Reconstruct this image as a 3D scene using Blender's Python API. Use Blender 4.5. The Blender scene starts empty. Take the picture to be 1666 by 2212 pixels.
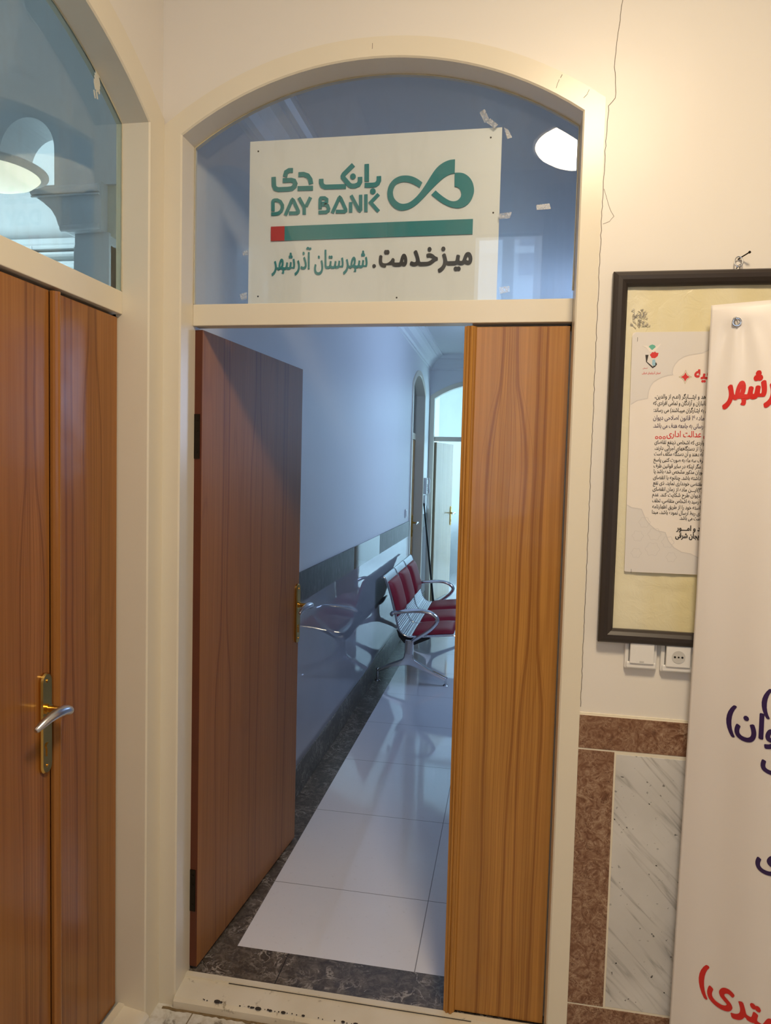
import bpy, bmesh, math, random
from mathutils import Vector, Matrix, noise
C = bpy.context.scene.collection
R = math.radians
random.seed(7)
sc = bpy.context.scene

# ------------------------------------------------------------------ camera
FPX, CAM = 1530.19, Vector((1.007, -1.9359, 1.6053))
YAW, PITCH, ROLL = .1731, .0594, .0254
cd = bpy.data.cameras.new('camera'); cam = bpy.data.objects.new('camera', cd); C.objects.link(cam)
cd.sensor_fit = 'VERTICAL'; cd.sensor_height = 24; cd.lens = FPX*24/2212; cd.clip_start = .02; cd.clip_end = 200
fw = Vector((-math.sin(YAW)*math.cos(PITCH), math.cos(YAW)*math.cos(PITCH), -math.sin(PITCH)))
rt = Vector((math.cos(YAW), math.sin(YAW), 0)); up = rt.cross(fw)
r2 = math.cos(ROLL)*rt+math.sin(ROLL)*up; u2 = -math.sin(ROLL)*rt+math.cos(ROLL)*up
M = Matrix((r2, u2, -fw)).transposed().to_4x4(); M.translation = CAM
cam.matrix_world = M
sc.camera = cam
# ------------------------------------------------------------------ exposure, sky
sc.view_settings.view_transform = 'Standard'; sc.view_settings.look = 'None'
sc.view_settings.gamma = 1; sc.view_settings.use_curve_mapping = False
sc.view_settings.exposure = 0.0
SKY = 5.0
w = bpy.data.worlds.new('sky'); w.use_nodes = True; sc.world = w
bg = w.node_tree.nodes['Background']; bg.inputs[0].default_value = (.50, .70, 1, 1); bg.inputs[1].default_value = SKY
LAMP = 90.0            # radiance of the hall lamp bowl
LAMP_COL = (1.0, .79, .53)

def area(name, loc, rot, sx, sy, power, col, spread=180):
    l = bpy.data.lights.new(name, 'AREA'); l.shape = 'RECTANGLE'; l.size = sx; l.size_y = sy
    l.energy = power; l.color = col; l.spread = R(spread)
    o = bpy.data.objects.new(name, l); o.location = loc; o.rotation_euler = rot; C.objects.link(o); return o
# daylight in the windows of the corridor, the far room and the hall
area('daylight_corridor_window', (1.98, 3.6, 2.15), (0, R(90), 0), .95, 1.1, 11, (.32, .50, 1))
area('daylight_far_room_window', (2.95, 8.6, 1.7), (0, R(90), 0), 1.8, 1.8, 100, (.50, .88, 1))
area('left_room_wall_fill', (-4.85, 2.6, 2.0), (R(90), 0, R(-40)), 1.6, 1.8, 200, (.72, .89, 1))  # added lamp that brightens the back wall; no window stands here
area('daylight_hall_window', (.93, -3.47, 2.3), (R(90), 0, 0), .5, 2.2, 5, (.70, .82, 1))
area('hall_side_fill', (3.12, -1.6, 1.7), (0, R(90), 0), 1.4, 1.2, 2.5, (.74, .82, 1))  # added fill from the right; this wall has no window

# ------------------------------------------------------------------ node material helpers
class NM:
    def __init__(s, name):
        s.m = bpy.data.materials.new(name); s.m.use_nodes = True; s.t = s.m.node_tree; s.n = s.t.nodes; s.l = s.t.links
        s.b = s.n['Principled BSDF']; s.out = s.n['Material Output']
    def node(s, ty, **kw):
        n = s.n.new(ty)
        for k, v in kw.items():
            if k.startswith('_'): setattr(n, k[1:], v)
            else: s.set(n.inputs[k.replace('__', ' ')], v)
        return n
    def set(s, inp, v):
        if isinstance(v, bpy.types.NodeSocket): s.l.new(v, inp)
        elif isinstance(v, (tuple, list)): inp.default_value = (*v, 1) if len(v) == 3 and inp.type == 'RGBA' else v
        else: inp.default_value = v
    def co(s, scale=(1, 1, 1), rot=(0, 0, 0), loc=(0, 0, 0)):
        t = s.n.new('ShaderNodeTexCoord'); mp = s.n.new('ShaderNodeMapping'); s.l.new(t.outputs['Object'], mp.inputs[0])
        mp.inputs['Scale'].default_value = scale; mp.inputs['Rotation'].default_value = rot; mp.inputs['Location'].default_value = loc
        return mp.outputs[0]
    def math(s, op, a, b=None, c=None):
        n = s.n.new('ShaderNodeMath'); n.operation = op; s.set(n.inputs[0], a)
        if b is not None: s.set(n.inputs[1], b)
        if c is not None: s.set(n.inputs[2], c)
        return n.outputs[0]
    def noise(s, vec, scale, detail=4, rough=.5, dist=0):
        n = s.n.new('ShaderNodeTexNoise'); s.l.new(vec, n.inputs['Vector']); n.inputs['Scale'].default_value = scale
        n.inputs['Detail'].default_value = detail; n.inputs['Roughness'].default_value = rough; n.inputs['Distortion'].default_value = dist
        return n.outputs['Fac']
    def ramp(s, fac, stops, interp='LINEAR'):
        n = s.n.new('ShaderNodeValToRGB'); s.l.new(fac, n.inputs[0]); e = n.color_ramp.elements; n.color_ramp.interpolation = interp
        while len(e) < len(stops): e.new(.5)
        for i, (p, c) in enumerate(stops):
            e[i].position = p; e[i].color = (*c, 1) if len(c) == 3 else c
        return n.outputs[0]
    def mix(s, fac, a, b, mode='MIX'):
        n = s.n.new('ShaderNodeMix'); n.data_type = 'RGBA'; n.blend_type = mode
        s.set(n.inputs[0], fac); s.set(n.inputs[6], a); s.set(n.inputs[7], b); return n.outputs[2]
    def bump(s, h, strength=.2, dist=.002):
        n = s.n.new('ShaderNodeBump'); n.inputs['Strength'].default_value = strength; n.inputs['Distance'].default_value = dist
        s.l.new(h, n.inputs['Height']); s.l.new(n.outputs[0], s.b.inputs['Normal']); return n
    def fin(s, color=None, rough=None, metal=None, coat=None, spec=None):
        if color is not None: s.set(s.b.inputs['Base Color'], color)
        if rough is not None: s.set(s.b.inputs['Roughness'], rough)
        if metal is not None: s.b.inputs['Metallic'].default_value = metal
        if coat is not None: s.b.inputs['Coat Weight'].default_value = coat; s.b.inputs['Coat Roughness'].default_value = .06
        if spec is not None: s.b.inputs['Specular IOR Level'].default_value = spec
        return s.m
G = (0, 0, 0)
def flat(name, col, rough=.5, metal=0, var=.04, scale=12, bump=0, coat=None, spec=None):
    s = NM(name); v = s.co(); n = s.noise(v, scale, 4)
    c = s.mix(n, tuple(max(0, x*(1-var)) for x in col), tuple(min(1, x*(1+var)) for x in col))
    if bump: s.bump(s.noise(v, scale*8, 3), bump, .001)
    return s.fin(c, rough, metal, coat, spec)

def plaster(name, col, rough=.45, bump=.12):
    s = NM(name); v = s.co()
    n = s.noise(v, 1.6, 5, .6); n2 = s.noise(v, 30, 3)
    c = s.mix(n, tuple(x*.955 for x in col), col)
    h = s.math('ADD', s.math('MULTIPLY', s.noise(v, 5, 2), 1.0), s.math('MULTIPLY', n2, .12))
    s.bump(h, bump, .01); return s.fin(c, rough)

def wood(name, base, dark, seed=0, roughness=.22, axis=0, figs=(), coat=.10):
    """Veneer with tall cathedral figure running up the leaf (z)."""
    s = NM(name); v = s.co((1, 1, 1), loc=(seed, seed*.37, seed*.71))
    lo = s.n.new('ShaderNodeMapping'); s.l.new(v, lo.inputs[0]); lo.inputs['Scale'].default_value = (5.5, 5.5, .50)
    f = s.noise(lo.outputs[0], 1.0, 1.2, .35, .15)
    # growth-ring contour lines of a slow field
    k = s.math('MULTIPLY', f, 11.0); fr = s.math('FRACT', k); tri = s.math('ABSOLUTE', s.math('SUBTRACT', fr, .5))
    line = s.ramp(tri, [(0.0, (1, 1, 1)), (.035, (.75, .75, .75)), (.10, (0, 0, 0))])
    m3 = s.n.new('ShaderNodeMapping'); s.l.new(v, m3.inputs[0]); m3.inputs['Scale'].default_value = (3.2, 3.2, .45)
    amt = s.ramp(s.noise(m3.outputs[0], 1.3, 2), [(.44, (.03, .03, .03)), (.60, (1, 1, 1))])
    st = s.n.new('ShaderNodeMapping'); s.l.new(v, st.inputs[0]); st.inputs['Scale'].default_value = (130, 130, 1.6)
    fine = s.noise(st.outputs[0], 1.0, 3, .6)
    st2 = s.n.new('ShaderNodeMapping'); s.l.new(v, st2.inputs[0]); st2.inputs['Scale'].default_value = (22, 22, .5)
    mid = s.noise(st2.outputs[0], 1.0, 3, .6)
    c = s.mix(s.ramp(mid, [(.25, (0, 0, 0)), (.75, (1, 1, 1))]), tuple(x*.84 for x in base), tuple(x*1.12 for x in base))
    c = s.mix(s.math('MULTIPLY', s.ramp(fine, [(.42, (1, 1, 1)), (.58, (0, 0, 0))]), .22), c, dark)
    c = s.mix(s.math('MULTIPLY', s.math('MULTIPLY', line, amt), .20), c, dark)
    # cathedral strands: pairs of dark lines that run close together, then spread around a tall oval
    tc = s.n.new('ShaderNodeTexCoord'); sp = s.n.new('ShaderNodeSeparateXYZ'); s.l.new(tc.outputs['Object'], sp.inputs[0])
    wob = s.math('MULTIPLY', s.math('SUBTRACT', s.noise(s.co((2, 2, 1.6), loc=(seed*2, 0, 0)), 1.0, 3), .5), .028)
    for u0, z0, k in figs:
        d = s.math('ABSOLUTE', s.math('SUBTRACT', s.math('ADD', sp.outputs[axis], wob), u0))
        t = s.math('DIVIDE', s.math('SUBTRACT', z0, sp.outputs[2]), 1.5)
        wd = s.ramp(t, [(0, (.018,)*3), (.10, (.024,)*3), (.15, (.038,)*3), (.22, (.054,)*3), (.32, (.055,)*3), (.48, (.046,)*3), (.60, (.047,)*3), (1.0, (.030,)*3)], 'B_SPLINE')
        for m, thick, a in ((1.0, .0070, .62), (.78, .0022, .45), (.45, .0016, .35), (.18, .0016, .5), (1.35, .0018, .30)):
            e = s.math('ABSOLUTE', s.math('SUBTRACT', d, s.math('MULTIPLY', wd, m*k)))
            th = s.math('MULTIPLY', thick, s.math('ADD', .25, s.math('MULTIPLY', s.noise(s.co((1, 1, 1.3), loc=(m*5+seed, u0, 0)), 1.5, 3), 1.5)))
            g = s.n.new('ShaderNodeMapRange'); g.interpolation_type = 'SMOOTHSTEP'; s.set(g.inputs['Value'], e); s.set(g.inputs['From Min'], 0.0); s.set(g.inputs['From Max'], th); g.inputs['To Min'].default_value = a; g.inputs['To Max'].default_value = 0
            c = s.mix(g.outputs[0], c, dark)
    wv = s.noise(s.co((3, 3, 5)), 1.6, 2)
    s.bump(wv, .12, .02)
    return s.fin(c, roughness, None, coat, .36)

def stone(name, stops, scale, rough=.15, vein=None, veinscale=7, stretch=(1, 1, 1), distort=1.2, thr=.03):
    s = NM(name); v = s.co(stretch); n = s.noise(v, scale, 8, .65, distort); c = s.ramp(n, stops)
    if vein:
        q = s.noise(v, veinscale, 6, .6, 1.5); t = s.math('ABSOLUTE', s.math('SUBTRACT', q, .5))
        vm = s.ramp(t, [(0, (1, 1, 1)), (thr, (0, 0, 0))])
        vm2 = s.math('MULTIPLY', vm, s.ramp(s.noise(v, veinscale*.5, 2), [(.42, (0, 0, 0)), (.62, (1, 1, 1))]))
        c = s.mix(s.math('MULTIPLY', vm2, .75), c, vein)
    return s, v, c

def gridline(s, ax, off, step, wdt):
    """1 on a joint, 0 elsewhere, along one object axis."""
    t = s.n.new('ShaderNodeTexCoord'); sp = s.n.new('ShaderNodeSeparateXYZ'); s.l.new(t.outputs['Object'], sp.inputs[0])
    x = s.math('DIVIDE', s.math('SUBTRACT', sp.outputs[ax], off), step)
    f = s.math('ABSOLUTE', s.math('SUBTRACT', s.math('FRACT', s.math('ADD', x, .5)), .5))
    return s.math('LESS_THAN', f, wdt/step/2)

def glassmat(name, tint=(.95, .97, .97), dirt=.05):
    s = NM(name); s.n.remove(s.b)
    g = s.n.new('ShaderNodeNewGeometry'); dp = s.n.new('ShaderNodeVectorMath'); dp.operation = 'DOT_PRODUCT'
    s.l.new(g.outputs['Normal'], dp.inputs[0]); s.l.new(g.outputs['Incoming'], dp.inputs[1])
    c = s.math('ABSOLUTE', dp.outputs['Value']); k = s.math('POWER', s.math('SUBTRACT', 1.0, c), 5.0)
    fr = s.math('ADD', .043, s.math('MULTIPLY', k, .957))
    tr = s.node('ShaderNodeBsdfTransparent', Color=tint); gl = s.node('ShaderNodeBsdfGlossy', Roughness=0.0)
    df = s.node('ShaderNodeBsdfDiffuse', Color=(.75, .78, .78))
    v = s.co((1, 1, .35)); d = s.ramp(s.noise(v, 9, 6, .7), [(.50, (0, 0, 0)), (.80, (1, 1, 1))])
    mx = s.n.new('ShaderNodeMixShader'); s.l.new(s.math('ADD', .012, s.math('MULTIPLY', d, dirt)), mx.inputs[0]); s.l.new(tr.outputs[0], mx.inputs[1]); s.l.new(df.outputs[0], mx.inputs[2])
    m2 = s.n.new('ShaderNodeMixShader'); s.l.new(fr, m2.inputs[0]); s.l.new(mx.outputs[0], m2.inputs[1]); s.l.new(gl.outputs[0], m2.inputs[2])
    s.l.new(m2.outputs[0], s.out.inputs[0]); return s.m

def emit(name, col, strength):
    s = NM(name); s.b.inputs['Base Color'].default_value = (*col, 1); s.b.inputs['Emission Color'].default_value = (*col, 1)
    s.b.inputs['Emission Strength'].default_value = strength; s.b.inputs['Roughness'].default_value = .4; return s.m

MAT = {}
MAT['plaster'] = plaster('hall_plaster', (.80, .76, .70), .38)
MAT['plaster_dim'] = plaster('hall_plaster_darkened', (.44, .40, .35), .5)  # plaster darkened for unseen walls so they bounce less light
MAT['plaster_blue'] = plaster('corridor_plaster', (.78, .79, .80), .42)
MAT['paint'] = flat('cream_gloss_paint', (.76, .70, .57), .28, var=.03, scale=6, bump=.06)
MAT['oldpaint'] = None
MAT['wood'] = wood('walnut_veneer', (.46, .220, .050), (.17, .050, .010), 0, .26, 0, [(-.005, 2.0, 1.0), (.085, 1.25, .6)])
MAT['wood2'] = wood('walnut_veneer_left', (.33, .135, .032), (.13, .036, .008), 3.3, .24, 1, [(.045, 2.05, .75), (.33, 1.7, .8), (-.06, 1.15, .7)])
MAT['wood3'] = wood('walnut_veneer_open', (.33, .140, .038), (.13, .038, .012), 7.9, .5, 0, [(.40, 1.95, .9), (.16, 1.2, 1.0), (.66, 1.3, .8)], 0)
MAT['woodred'] = flat('stained_wood_edge', (.10, .022, .008), .4, var=.25, scale=9)
MAT['brass'] = flat('brass', (.62, .40, .12), .24, 1, var=.12, scale=20)
MAT['chrome'] = flat('chrome', (.72, .73, .76), .12, 1, var=.03)
MAT['steel'] = flat('satin_steel', (.62, .64, .68), .28, 1, var=.04)
MAT['alu'] = flat('silver_powder_coat', (.48, .52, .57), .34, .7, var=.03)
MAT['red'] = flat('crimson_leatherette', (.26, .009, .024), .5, var=.12, scale=8, bump=.06, spec=.3)
MAT['black'] = flat('black_plastic', (.012, .012, .013), .4)
MAT['frameblack'] = flat('dark_brown_moulding', (.030, .022, .019), .38, var=.15, scale=4)
MAT['darkmetal'] = flat('blackened_hinge_metal', (.03, .022, .016), .4, .8, var=.3, scale=30)
MAT['white'] = flat('white_plastic', (.78, .77, .75), .3, var=.02)
MAT['socketgrey'] = flat('grey_plastic', (.56, .55, .53), .35, var=.02)
MAT['sign'] = flat('sign_board_white', (.80, .80, .81), .35, var=.015, scale=3)
MAT['teal'] = flat('teal_acrylic', (.010, .215, .245), .30, var=.03)
MAT['signred'] = flat('red_acrylic', (.50, .008, .010), .3, var=.03)
MAT['signblack'] = flat('black_acrylic', (.022, .021, .026), .3)
MAT['tape'] = flat('clear_adhesive_tape', (.42, .45, .50), .15, var=.3, scale=60)
def _tape():
    s = NM('clear_tape'); s.n.remove(s.b); tr = s.node('ShaderNodeBsdfTransparent', Color=(.9, .92, .93)); df = s.node('ShaderNodeBsdfDiffuse', Color=(.7, .72, .74)); gl = s.node('ShaderNodeBsdfGlossy', Roughness=.15)
    n = s.ramp(s.noise(s.co(), 160, 3), [(.35, (.08,)*3), (.75, (.65,)*3)]); mx = s.n.new('ShaderNodeMixShader'); s.l.new(n, mx.inputs[0]); s.l.new(tr.outputs[0], mx.inputs[1]); s.l.new(df.outputs[0], mx.inputs[2])
    m2 = s.n.new('ShaderNodeMixShader'); m2.inputs[0].default_value = .12; s.l.new(mx.outputs[0], m2.inputs[1]); s.l.new(gl.outputs[0], m2.inputs[2]); s.l.new(m2.outputs[0], s.out.inputs[0]); return s.m
MAT['tape'] = _tape()
MAT['sealant'] = flat('yellowed_sealant', (.56, .50, .34), .5, var=.3, scale=25)
MAT['putty'] = flat('white_paint_smear', (.62, .62, .56), .6, var=.1)
MAT['crack'] = flat('crack_shadow_gap', (.10, .075, .05), .9)
MAT['chip'] = flat('bare_metal_chip', (.03, .024, .02), .7, var=.4, scale=90)
MAT['bannercloth'] = flat('white_banner_vinyl', (.80, .76, .73), .42, var=.015, scale=3)
MAT['bred'] = flat('banner_red_ink', (.62, .016, .012), .45)
MAT['bpurple'] = flat('banner_purple_ink', (.030, .012, .085), .45)
MAT['inkblack'] = flat('poster_black_ink', (.030, .025, .022), .5)
MAT['inkpurple'] = flat('poster_slate_ink', (.10, .08, .13), .5)
MAT['inkred'] = flat('poster_red_ink', (.62, .030, .028), .5)
MAT['strokegrey'] = flat('grey_stroke', (.42, .40, .38), .5)
MAT['inkpale'] = flat('poster_pale_ink', (.62, .59, .57), .5)
MAT['inkgreen'] = flat('poster_green_ink', (.12, .42, .32), .5)
MAT['inkblue'] = flat('poster_blue_ink', (.30, .50, .62), .5)
MAT['curtain'] = flat('dark_grey_curtain', (.07, .075, .085), .8, var=.2)
MAT['cardgrey'] = flat('dark_notice_print', (.16, .18, .19), .6, var=.6, scale=60)
MAT['glass'] = glassmat('window_glass')
MAT['glass_left'] = glassmat('window_glass_greenish', (.86, .93, .91), .08)
MAT['lampglow'] = emit('hall_lamp_bowl', LAMP_COL, LAMP)
MAT['lampdim'] = emit('left_room_lamp_bowl', (1.0, .93, .76), .85)

def _painted_worn():
    s = NM('worn_cream_sill_paint'); v = s.co(); n = s.noise(v, 26, 6, .7); n2 = s.noise(v, 5, 3)
    c = s.mix(s.ramp(n2, [(.35, (0, 0, 0)), (.7, (1, 1, 1))]), (.66, .60, .47), (.76, .71, .60))
    c = s.mix(s.ramp(n, [(.62, (0, 0, 0)), (.72, (1, 1, 1))]), c, (.30, .25, .17))
    s.bump(n, .3, .002); return s.fin(c, .4)
MAT['oldpaint'] = _painted_worn()

def _floor_tiles():
    s = NM('white_porcelain_tiles'); v = s.co()
    n = s.noise(v, 3, 4); sp = s.noise(v, 55, 5, .7)
    c = s.mix(n, (.74, .74, .78), (.82, .82, .85))
    c = s.mix(s.math('MULTIPLY', s.ramp(sp, [(.60, (0, 0, 0)), (.78, (1, 1, 1))]), .30), c, (.34, .31, .28))
    j = s.math('MAXIMUM', gridline(s, 0, .16, .6, .003), gridline(s, 1, .6186, .6, .003))
    c = s.mix(j, c, (.20, .20, .21))
    return s.fin(c, s.math('ADD', .06, s.math('MULTIPLY', j, .5)), spec=.65)
MAT['tiles'] = _floor_tiles()
def _wall_tiles():
    s = NM('glossy_wall_tiles'); v = s.co(); n = s.noise(v, 2.5, 4)
    c = s.mix(n, (.25, .25, .28), (.30, .30, .33))
    j = s.math('MAXIMUM', gridline(s, 1, .02, .42, .0035), gridline(s, 2, .557, .40, .0025))
    c = s.mix(s.math('MULTIPLY', j, .75), c, (.28, .28, .30))
    s.bump(s.noise(v, 2.6, 2), .05, .02)
    return s.fin(c, .03, spec=.28)
MAT['walltiles'] = _wall_tiles()
def _emperador(name, joints=None, dim=1.0):
    s, v, c = stone(name, [(.28, (.030*dim, .024*dim, .019*dim)), (.5, (.085*dim, .068*dim, .052*dim)), (.72, (.20*dim, .17*dim, .14*dim))], 26, vein=(.60, .55, .48), veinscale=14, thr=.03)
    f = s.noise(v, 60, 6, .7, 1.0); c = s.mix(s.math('MULTIPLY', s.ramp(f, [(.52, (0, 0, 0)), (.68, (1, 1, 1))]), .35), c, (.30, .27, .23))
    if joints:
        for j in joints: c = s.mix(gridline(s, *j), c, (.02, .018, .015))
    return s.fin(c, .28, spec=.5)
MAT['emperador'] = _emperador('dark_emperador_marble', [(0, .34, .62, .003)])
MAT['emperador_base'] = _emperador('dark_emperador_skirting', [(1, .4, .6, .003)], .8)
def _band():
    s, v, c = stone('dark_band_tiles', [(.30, (.020, .020, .022)), (.55, (.065, .062, .065)), (.75, (.15, .15, .16))], 22, stretch=(1, 1, .5), distort=.8)
    c = s.mix(gridline(s, 1, .11, .30, .004), c, (.015, .015, .016))
    t = s.n.new('ShaderNodeTexCoord'); sp = s.n.new('ShaderNodeSeparateXYZ'); s.l.new(t.outputs['Object'], sp.inputs[0])
    pol = s.math('LESS_THAN', s.math('ABSOLUTE', s.math('SUBTRACT', sp.outputs[1], 2.96)), .45)   # one stretch of tiles keeps its polish
    return s.fin(c, s.math('SUBTRACT', .34, s.math('MULTIPLY', pol, .29)), spec=.25)
MAT['band'] = _band()
def _travertine():
    s, v, c = stone('brown_fossil_travertine', [(.30, (.085, .030, .015)), (.46, (.19, .088, .048)), (.58, (.31, .185, .118)), (.72, (.52, .38, .27))], 36, vein=(.58, .43, .30), veinscale=60, thr=.035, distort=2.4)
    d = s.noise(v, 3, 3); c = s.mix(s.math('MULTIPLY', s.ramp(d, [(.4, (0, 0, 0)), (.65, (1, 1, 1))]), .35), c, (.20, .10, .055))
    return s.fin(c, .3)
MAT['travertine'] = _travertine()
def _whitemarble():
    s = NM('white_marble_grey_streaks'); v = s.co((1, 1, 1), (0, R(-46), 0))
    a = s.n.new('ShaderNodeMapping'); s.l.new(v, a.inputs[0]); a.inputs['Scale'].default_value = (1.3, 1, 13)
    n = s.noise(a.outputs[0], 1.0, 4, .6, .3)
    t = s.math('ABSOLUTE', s.math('SUBTRACT', n, .5)); vm = s.ramp(t, [(0, (1, 1, 1)), (.012, (.45, .45, .45)), (.040, (0, 0, 0))])
    cl = s.ramp(s.noise(v, 5, 4), [(.35, (0, 0, 0)), (.75, (1, 1, 1))])
    c = s.mix(cl, (.56, .55, .53), (.68, .67, .65))
    c = s.mix(s.math('MULTIPLY', vm, s.math('MULTIPLY', .62, s.ramp(s.noise(v, 8, 3), [(.34, (.15, .15, .15)), (.6, (1, 1, 1))]))), c, (.17, .16, .15))
    sp = s.ramp(s.noise(v, 75, 2, .5), [(.685, (0, 0, 0)), (.715, (1, 1, 1))])
    c = s.mix(s.math('MULTIPLY', sp, s.ramp(t, [(0, (1, 1, 1)), (.12, (0, 0, 0))])), c, (.02, .02, .02))
    return s.fin(c, .18)
MAT['whitemarble'] = _whitemarble()
def _hallfloor():
    s = NM('hall_floor_breccia_marble'); v = s.co()
    n = s.noise(v, 7, 5, .6, 1.5)
    c = s.ramp(n, [(.30, (.20, .19, .16)), (.42, (.26, .24, .20)), (.47, (.60, .59, .54)), (.62, (.68, .67, .64)), (.72, (.38, .26, .15))])
    c = s.mix(gridline(s, 0, .12, .30, .004), c, (.20, .16, .10))
    gr = s.ramp(s.noise(v, 40, 4), [(.5, (0, 0, 0)), (.7, (1, 1, 1))]); c = s.mix(s.math('MULTIPLY', gr, .4), c, (.30, .22, .12)); return s.fin(c, .3)
MAT['hallfloor'] = _hallfloor()
def _noticepaper():
    s = NM('yellowed_notice_backing'); v = s.co(); a = s.noise(s.co((3.2, 1, .5)), 2, 3)
    c = s.mix(s.ramp(a, [(.35, (0, 0, 0)), (.65, (1, 1, 1))]), (.70, .62, .36), (.76, .71, .52))
    s.bump(s.noise(v, 26, 4, .6, 1.0), .5, .004); return s.fin(c, .3)
MAT['backing'] = _noticepaper()
MAT['posterpaper'] = flat('poster_paper', (.80, .745, .69), .35, var=.01, scale=4)
MAT['posterpanel'] = flat('poster_paper_grey_margin', (.70, .67, .645), .35, var=.02, scale=4)

# ------------------------------------------------------------------ geometry helpers
def link(name, bm, mat, parent=None, smooth=False, recalc=True):
    if recalc: bmesh.ops.recalc_face_normals(bm, faces=bm.faces)
    me = bpy.data.meshes.new(name); bm.to_mesh(me); bm.free()
    for m in (mat if isinstance(mat, list) else [mat]): me.materials.append(MAT[m] if isinstance(m, str) else m)
    if smooth:
        for p in me.polygons: p.use_smooth = True
    o = bpy.data.objects.new(name, me); C.objects.link(o)
    if parent is not None: o.parent = parent
    if smooth and smooth != 'full':
        md = o.modifiers.new('edge_split', 'EDGE_SPLIT'); md.split_angle = R(38)
    return o
def tag(o, label, cat, group=None, kind=None):
    o['label'] = label; o['category'] = cat
    if group: o['group'] = group
    if kind: o['kind'] = kind
    return o
def root(name, loc, label, cat, group=None, kind=None):
    """Empty at the thing's base; the parts keep world-coordinate meshes."""
    e = bpy.data.objects.new(name, None); e.empty_display_size = .1; e.location = loc; C.objects.link(e)
    PW[e.name] = Matrix.Translation(loc)
    return tag(e, label, cat, group, kind)
PW = {}      # world matrix of every parent that is not at the origin
def adopt(parent, *objs):
    inv = PW.get(parent.name, Matrix()).inverted()
    for o in objs: o.parent = parent; o.matrix_parent_inverse = inv
ID = lambda x, y, z: (x, y, z)
def box(bm, x0, x1, y0, y1, z0, z1, T=ID, bev=0):
    vs = [bm.verts.new(T(x, y, z)) for x in (x0, x1) for y in (y0, y1) for z in (z0, z1)]
    fs = [(0, 1, 3, 2), (4, 6, 7, 5), (0, 4, 5, 1), (2, 3, 7, 6), (0, 2, 6, 4), (1, 5, 7, 3)]
    F = [bm.faces.new([vs[i] for i in f]) for f in fs]
    if bev:
        es = list({e for f in F for e in f.edges}); bmesh.ops.bevel(bm, geom=es, offset=bev, segments=2, affect='EDGES', profile=.5)
def boxo(name, dims, mat, parent=None, bev=0, T=ID):
    bm = bmesh.new(); box(bm, *dims, T=T, bev=bev); return link(name, bm, mat, parent)
def prism(bm, pts, a, b, T):
    """closed 2-D outline extruded a..b; T(p, q, h) -> world"""
    A = [bm.verts.new(T(p, q, a)) for p, q in pts]; B = [bm.verts.new(T(p, q, b)) for p, q in pts]
    bm.faces.new(A); bm.faces.new(B[::-1]); n = len(pts)
    for i in range(n): bm.faces.new((A[i], B[i], B[(i+1) % n], A[(i+1) % n]))
XZ = lambda p, q, h: (p, h, q)
def smoothpath(pts, n=6):
    P = [Vector(p) for p in pts]; out = []
    for i in range(len(P)-1):
        a = P[max(i-1, 0)]; b = P[i]; c = P[i+1]; d = P[min(i+2, len(P)-1)]
        for k in range(n):
            t = k/n; out.append(.5*((2*b)+(c-a)*t+(2*a-5*b+4*c-d)*t*t+(3*b-a-3*c+d)*t**3))
    out.append(P[-1]); return out
def tube(bm, pts, r, seg=10, closed=False, ry=None):
    P = [Vector(p) for p in pts]; n = len(P); rings = []; prev = None
    for i in range(n):
        if closed: t = P[(i+1) % n]-P[i-1]
        else: t = P[min(i+1, n-1)]-P[max(i-1, 0)]
        t.normalize()
        if prev is None:
            a = Vector((0, 0, 1)) if abs(t.z) < .9 else Vector((0, 1, 0)); u = t.cross(a).normalized()
        else: u = (prev-t*prev.dot(t)).normalized()
        prev = u; v = t.cross(u); rr = r[i] if isinstance(r, (list, tuple)) else r
        rings.append([bm.verts.new(P[i]+u*math.cos(2*math.pi*k/seg)*rr+v*math.sin(2*math.pi*k/seg)*(rr*(ry or 1))) for k in range(seg)])
    m = n if closed else n-1
    for i in range(m):
        A, B = rings[i], rings[(i+1) % n]
        for k in range(seg): bm.faces.new((A[k], A[(k+1) % seg], B[(k+1) % seg], B[k]))
    if not closed: bm.faces.new(rings[0][::-1]); bm.faces.new(rings[-1])
def cyl(bm, a, b, r, seg=16): tube(bm, [a, b], r, seg)
def lathe(bm, prof, cx, cy, seg=32):
    rings = []
    for r, z in prof:
        rings.append([bm.verts.new((cx+r*math.cos(2*math.pi*k/seg), cy+r*math.sin(2*math.pi*k/seg), z)) for k in range(seg)] if r > 1e-5 else [bm.verts.new((cx, cy, z))])
    for A, B in zip(rings, rings[1:]):
        if len(A) == 1 and len(B) == 1: continue
        for k in range(seg):
            j = (k+1) % seg
            if len(A) == 1: bm.faces.new((A[0], B[k], B[j]))
            elif len(B) == 1: bm.faces.new((A[k], B[0], A[j]))
            else: bm.faces.new((A[k], A[j], B[j], B[k]))
def ribbon2d(pts, wd, closed=False):
    """outline of a stroke of width wd along 2-D points"""
    n = len(pts); L, Rr = [], []
    for i in range(n):
        p = Vector(pts[i]); d1 = (p-Vector(pts[i-1])).normalized() if i > 0 else None
        d2 = (Vector(pts[i+1])-p).normalized() if i < n-1 else None
        d1 = d1 or d2; d2 = d2 or d1
        t = (d1+d2).normalized(); nn = Vector((-t.y, t.x)); k = max(.55, t.dot(d1))
        L.append(p+nn*wd/2/k); Rr.append(p-nn*wd/2/k)
    return L, Rr
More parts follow.
